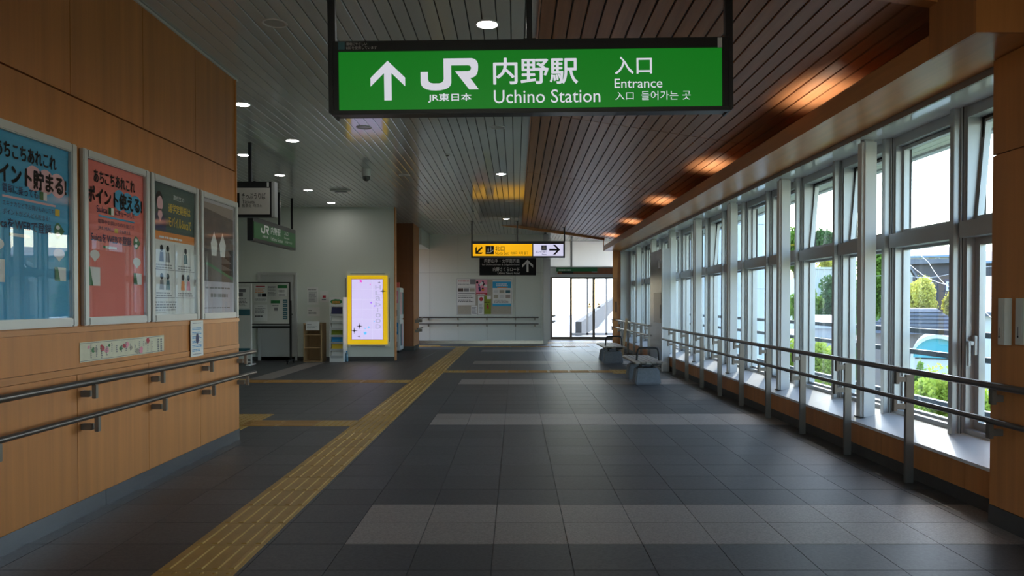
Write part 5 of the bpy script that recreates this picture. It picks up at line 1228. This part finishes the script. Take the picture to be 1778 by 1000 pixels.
def house(name, lab, u0, u1, v0, v1, Y, depth, wall, roof, rise, windows=(), overhang=.4, gable='x', vbase=None):
    a = atY(u0, v1, Y); b = atY(u1, v0, Y); ze = b.z; zb = -6.5 if vbase is None else atY(u0, vbase, Y).z
    t_ = thing(name, lab, 'house', ((a.x+b.x)/2, Y, zb), 'houses beyond the windows')
    phi = math.atan2((a.x+b.x)/2, Y); xc = (a.x+b.x)/2; cp = math.cos(phi)
    a.x = xc + (a.x-xc)*cp; b.x = xc + (b.x-xc)*cp; t_.rotation_euler = (0, 0, -phi)
    B(a.x, b.x, Y, Y+depth, zb, ze).build('wall', M[wall], t_)
    o_ = overhang
    if rise > 0:
        if gable == 'x':
            ym = Y+depth/2; MB().prism([(Y-o_, ze-.05), (ym, ze+rise), (Y+depth+o_, ze-.05), (Y+depth+o_, ze-.2), (ym, ze+rise-.15), (Y-o_, ze-.2)], 'x', a.x-o_, b.x+o_).build('roof', M[roof], t_)
        elif gable == 'y':
            xm_ = (a.x+b.x)/2; MB().prism([(a.x-o_, ze-.05), (xm_, ze+rise), (b.x+o_, ze-.05), (b.x+o_, ze-.2), (xm_, ze+rise-.15), (a.x-o_, ze-.2)], 'y', Y-o_, Y+depth+o_).build('roof', M[roof], t_)
            MB().prism([(a.x, ze-.1), (xm_, ze+rise-.15), (b.x, ze-.1)], 'y', Y+.02, Y+depth-.02).build('gable_wall', M[wall], t_)
        else:
            i_ = min((b.x-a.x), depth)/2*.8; rf_ = MB().frustum(a.x-o_, b.x+o_, Y-o_, Y+depth+o_, ze-.05, ze+rise, i_, i_).build('roof', M[roof], t_)
            n = 7
            for k in range(1, n):
                f = k/n; B(a.x-o_+i_*f, b.x+o_-i_*f, Y-o_+i_*f-.05, Y-o_+i_*f, ze-.05+rise*f+.0+(.05)*f, ze-.05+rise*f+.07).build('tile_course', M[roof], rf_)
    else: B(a.x-o_, b.x+o_, Y-o_, Y+depth+o_, ze, ze+.25).build('roof', M[roof], t_)
    for (wu0, wu1, wv0, wv1) in windows:
        p0 = atY(wu0, wv1, Y); p1 = atY(wu1, wv0, Y); p0.x = xc+(p0.x-xc)*cp; p1.x = xc+(p1.x-xc)*cp
        fr_ = B(p0.x, p1.x, Y-.06, Y+.02, p0.z, p1.z).build('window', M['house_white'], t_); fw2 = .08
        B(p0.x+fw2, p1.x-fw2, Y-.075, Y-.06, p0.z+fw2, p1.z-fw2).build('pane', M['glass_dark'], fr_)
    return t_
house('house', 'dark brown flat fronted house behind the yellow green tree', 1583, 1668, 458, 600, 40, 8, 'house_dark', 'roof_grey', 0, ((1643, 1652, 489, 505), (1606, 1620, 490, 530)))
house('house', 'tan gabled house left of the dark brown house', 1558, 1577, 480, 600, 35.5, 2.2, 'house_tan', 'roof_grey', 1.0, ((1570, 1578, 520, 530), (1570, 1577, 490, 500)), gable='y')
house('house', 'cream house with long eaves above the dark house', 1560, 1650, 443, 480, 60, 9, 'house_cream', 'roof_blue', .9, ((1578, 1596, 447, 456), (1600, 1612, 447, 456), (1624, 1632, 447, 456)))
house('house', 'low house with grey hipped tile roof in front of trees', 1516, 1662, 576, 700, 25, 7, 'house_tan', 'roof_grey', .75, ((1530, 1545, 590, 620),), gable='hip')
house('house', 'white walled house with grey tiled roof past the casement window', 1690, 1760, 540, 700, 30, 8, 'house_white', 'roof_grey', 1.5, ((1697, 1710, 575, 600),))
house('house', 'dark house above the white walled house', 1680, 1760, 452, 540, 48, 8, 'house_dark', 'roof_blue', .8, ())
house('house', 'white hillside house high in the upper panes', 1545, 1580, 411, 440, 95, 8, 'house_white', 'roof_grey', .6, ((1552, 1560, 415, 422),))
house('house', 'low white carport roofed building behind lime trees', 1412, 1462, 560, 640, 29, 5, 'house_white', 'roof_light', .25, ())
# hillside wall with balustrade
a = atY(1395, 515, 52); b = atY(1447, 482, 52); hb = thing('retaining_wall', 'white retaining wall with balustrade on green hillside', 'wall', ((a.x+b.x)/2, 52, -6.5))
B(a.x, b.x, 52, 56, -6.5, b.z).build('wall', M['conc_white'], hb); z1 = atY(1400, 464, 52).z
B(a.x-.1, b.x+.1, 51.9, 52.2, z1-.12, z1).build('top_rail', M['conc_white'], hb); n = 16
for i in range(n+1): xx = a.x+(b.x-a.x)*i/n; B(xx-.05, xx+.05, 52, 52.1, b.z, z1-.1).build('baluster', M['conc_white'], hb)
p = atY(1406, 494, 52); B(p.x-.25, p.x+.25, 51.96, 52, p.z-.5, p.z+.4).build('opening', M['glass_dark'], hb)
# arched shelter with teal glass
Ya = 21.5; a = atY(1586, 622, Ya); b = atY(1668, 622, Ya); zt2 = atY(1627, 581, Ya).z; cx_ = (a.x+b.x)/2; rx = (b.x-a.x)/2; rz = zt2-a.z
ar = thing('arched_shelter', 'white arched shelter with teal glazing below the widest window', 'shelter', (cx_, Ya, -6.5))
outer = ell(cx_, a.z, rx, rz, 24, 0, 180); inner = ell(cx_, a.z, rx*.9, rz*.84, 24, 0, 180)
MB().prism(outer + inner[::-1], 'y', Ya, Ya+3).build('arch', M['conc_white'], ar)
MB().prism(inner, 'y', Ya+.1, Ya+.14).build('glazing', M['teal_glass'], ar)
for xx in (a.x+.05, b.x-.05): B(xx-.06, xx+.06, Ya+.05, Ya+.17, -6.5, a.z).build('support', M['conc_white'], ar)
B(a.x, b.x, Ya+.2, Ya+3, -6.5, a.z-.05).build('lower_wall', M['house_white'], ar)
ar.rotation_euler = (0, 0, -math.atan2(cx_, Ya))
# utility wires
for i, (p0, p1, lab) in enumerate((((1572, 452, 30), (1680, 500, 20), 'pale utility wire sagging past the dark house'), ((1612, 455, 34), (1680, 515, 20), 'second pale utility wire crossing the first'), ((1560, 476, 34), (1680, 466, 30), 'thin utility wire crossing dark house wall'))):
    a = atY(*p0); b = atY(*p1); d = b-a; pts = [a + d*(k/8) + Vector((0, 0, -.25*math.sin(math.pi*k/8))) for k in range(9)]
    a2 = a-d*1.0; b2 = b+d*.3
    o = MB().tube([a2]+pts+[b2], .009, 6).build('utility_wire', M['roof_light']); tag(o, lab, 'cable', 'utility wires')
# low distant hill
hl = MB(); n = 26
top_ = [(-60+i*9, 150 + 10*math.sin(i), -6 + 13*math.exp(-((i-17)/5.5)**2) + .8*math.sin(i*1.7)) for i in range(n)]
vs = [(x, y, z) for x, y, z in top_] + [(x, y-70, -6.5) for x, y, z in top_] + [(x, y+60, -6.5) for x, y, z in top_]
hl.add(vs, [(i, i+1, n+i+1, n+i) for i in range(n-1)] + [(i, 2*n+i, 2*n+i+1, i+1) for i in range(n-1)])
o = hl.build('hill', M['leaf_dark'], smooth=True); tag(o, 'low wooded hill on the horizon beyond the houses', 'hill', kind='structure')

# ---- walkway beyond the doors
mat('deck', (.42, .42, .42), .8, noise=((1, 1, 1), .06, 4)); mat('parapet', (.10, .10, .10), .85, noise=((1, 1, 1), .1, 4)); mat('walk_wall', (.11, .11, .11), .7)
wy = B(-1.5, 14, 27.1, 80, -.25, -.02).build('walkway', M['deck']); tag(wy, 'sunlit pale walkway outside the glass doors', 'walkway', kind='structure')
lw = thing('wall_walkway', 'white panelled side wall of the walkway outside', 'wall', (1.2, 29, 0), kind='structure')
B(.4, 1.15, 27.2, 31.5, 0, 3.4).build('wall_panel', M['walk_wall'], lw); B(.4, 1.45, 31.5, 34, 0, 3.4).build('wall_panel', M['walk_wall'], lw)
rr_ = thing('walkway_rail', 'double white handrail seen through left glass door', 'railing', (1.5, 28.5, 0))
for z in (.86, .64):
    MB().tube([(1.25, 27.3, z), (1.45, 30.6, z+.05)], .025, 10).build('rail', M['alu_dark'], rr_)
    for k in range(6): yy = 27.5+.55*k; B(1.12, 1.27+.06*k, yy-.02, yy+.02, z-.09, z-.02).build('bracket', M['alu_dark'], rr_)
pw = thing('parapet', 'pale concrete parapet running away beyond the doors', 'wall', (4, 40, 0))
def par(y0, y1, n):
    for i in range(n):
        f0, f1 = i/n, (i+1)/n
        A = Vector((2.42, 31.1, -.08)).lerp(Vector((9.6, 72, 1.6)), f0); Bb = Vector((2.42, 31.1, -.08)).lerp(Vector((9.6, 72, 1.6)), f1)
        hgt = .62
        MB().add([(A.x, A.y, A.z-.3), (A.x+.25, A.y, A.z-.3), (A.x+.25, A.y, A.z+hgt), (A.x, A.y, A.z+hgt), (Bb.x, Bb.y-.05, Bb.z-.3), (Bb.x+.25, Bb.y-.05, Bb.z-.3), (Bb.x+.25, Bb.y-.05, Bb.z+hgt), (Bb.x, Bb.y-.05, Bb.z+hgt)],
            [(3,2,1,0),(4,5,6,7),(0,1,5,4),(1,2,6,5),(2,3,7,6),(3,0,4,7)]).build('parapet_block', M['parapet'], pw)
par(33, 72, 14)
cn = B(-.2, 3.78, 27.12, 30.9, 3.56, 3.75).build('ceiling_canopy', M['conc_white']); tag(cn, 'pale canopy over the walkway just outside the glass doors', 'canopy', kind='structure')
ig = thing('inner_doors', 'second row of glass doors outside the first', 'door', (2.4, 31, 0))
for u in (1020, 1053):
    x = atY(u, 500, 31).x; B(x-.04, x+.04, 31, 31.05, 0, 2.35).build('stile', M['alu_dark'], ig)
xa, xb = atY(993, 500, 31).x, atY(1090, 500, 31).x
B(xa, xb, 31, 31.05, 2.28, 2.4).build('head_rail', M['alu'], ig); B(xa, xb, 31, 31.05, .0, .09).build('bottom_rail', M['alu_dark'], ig)
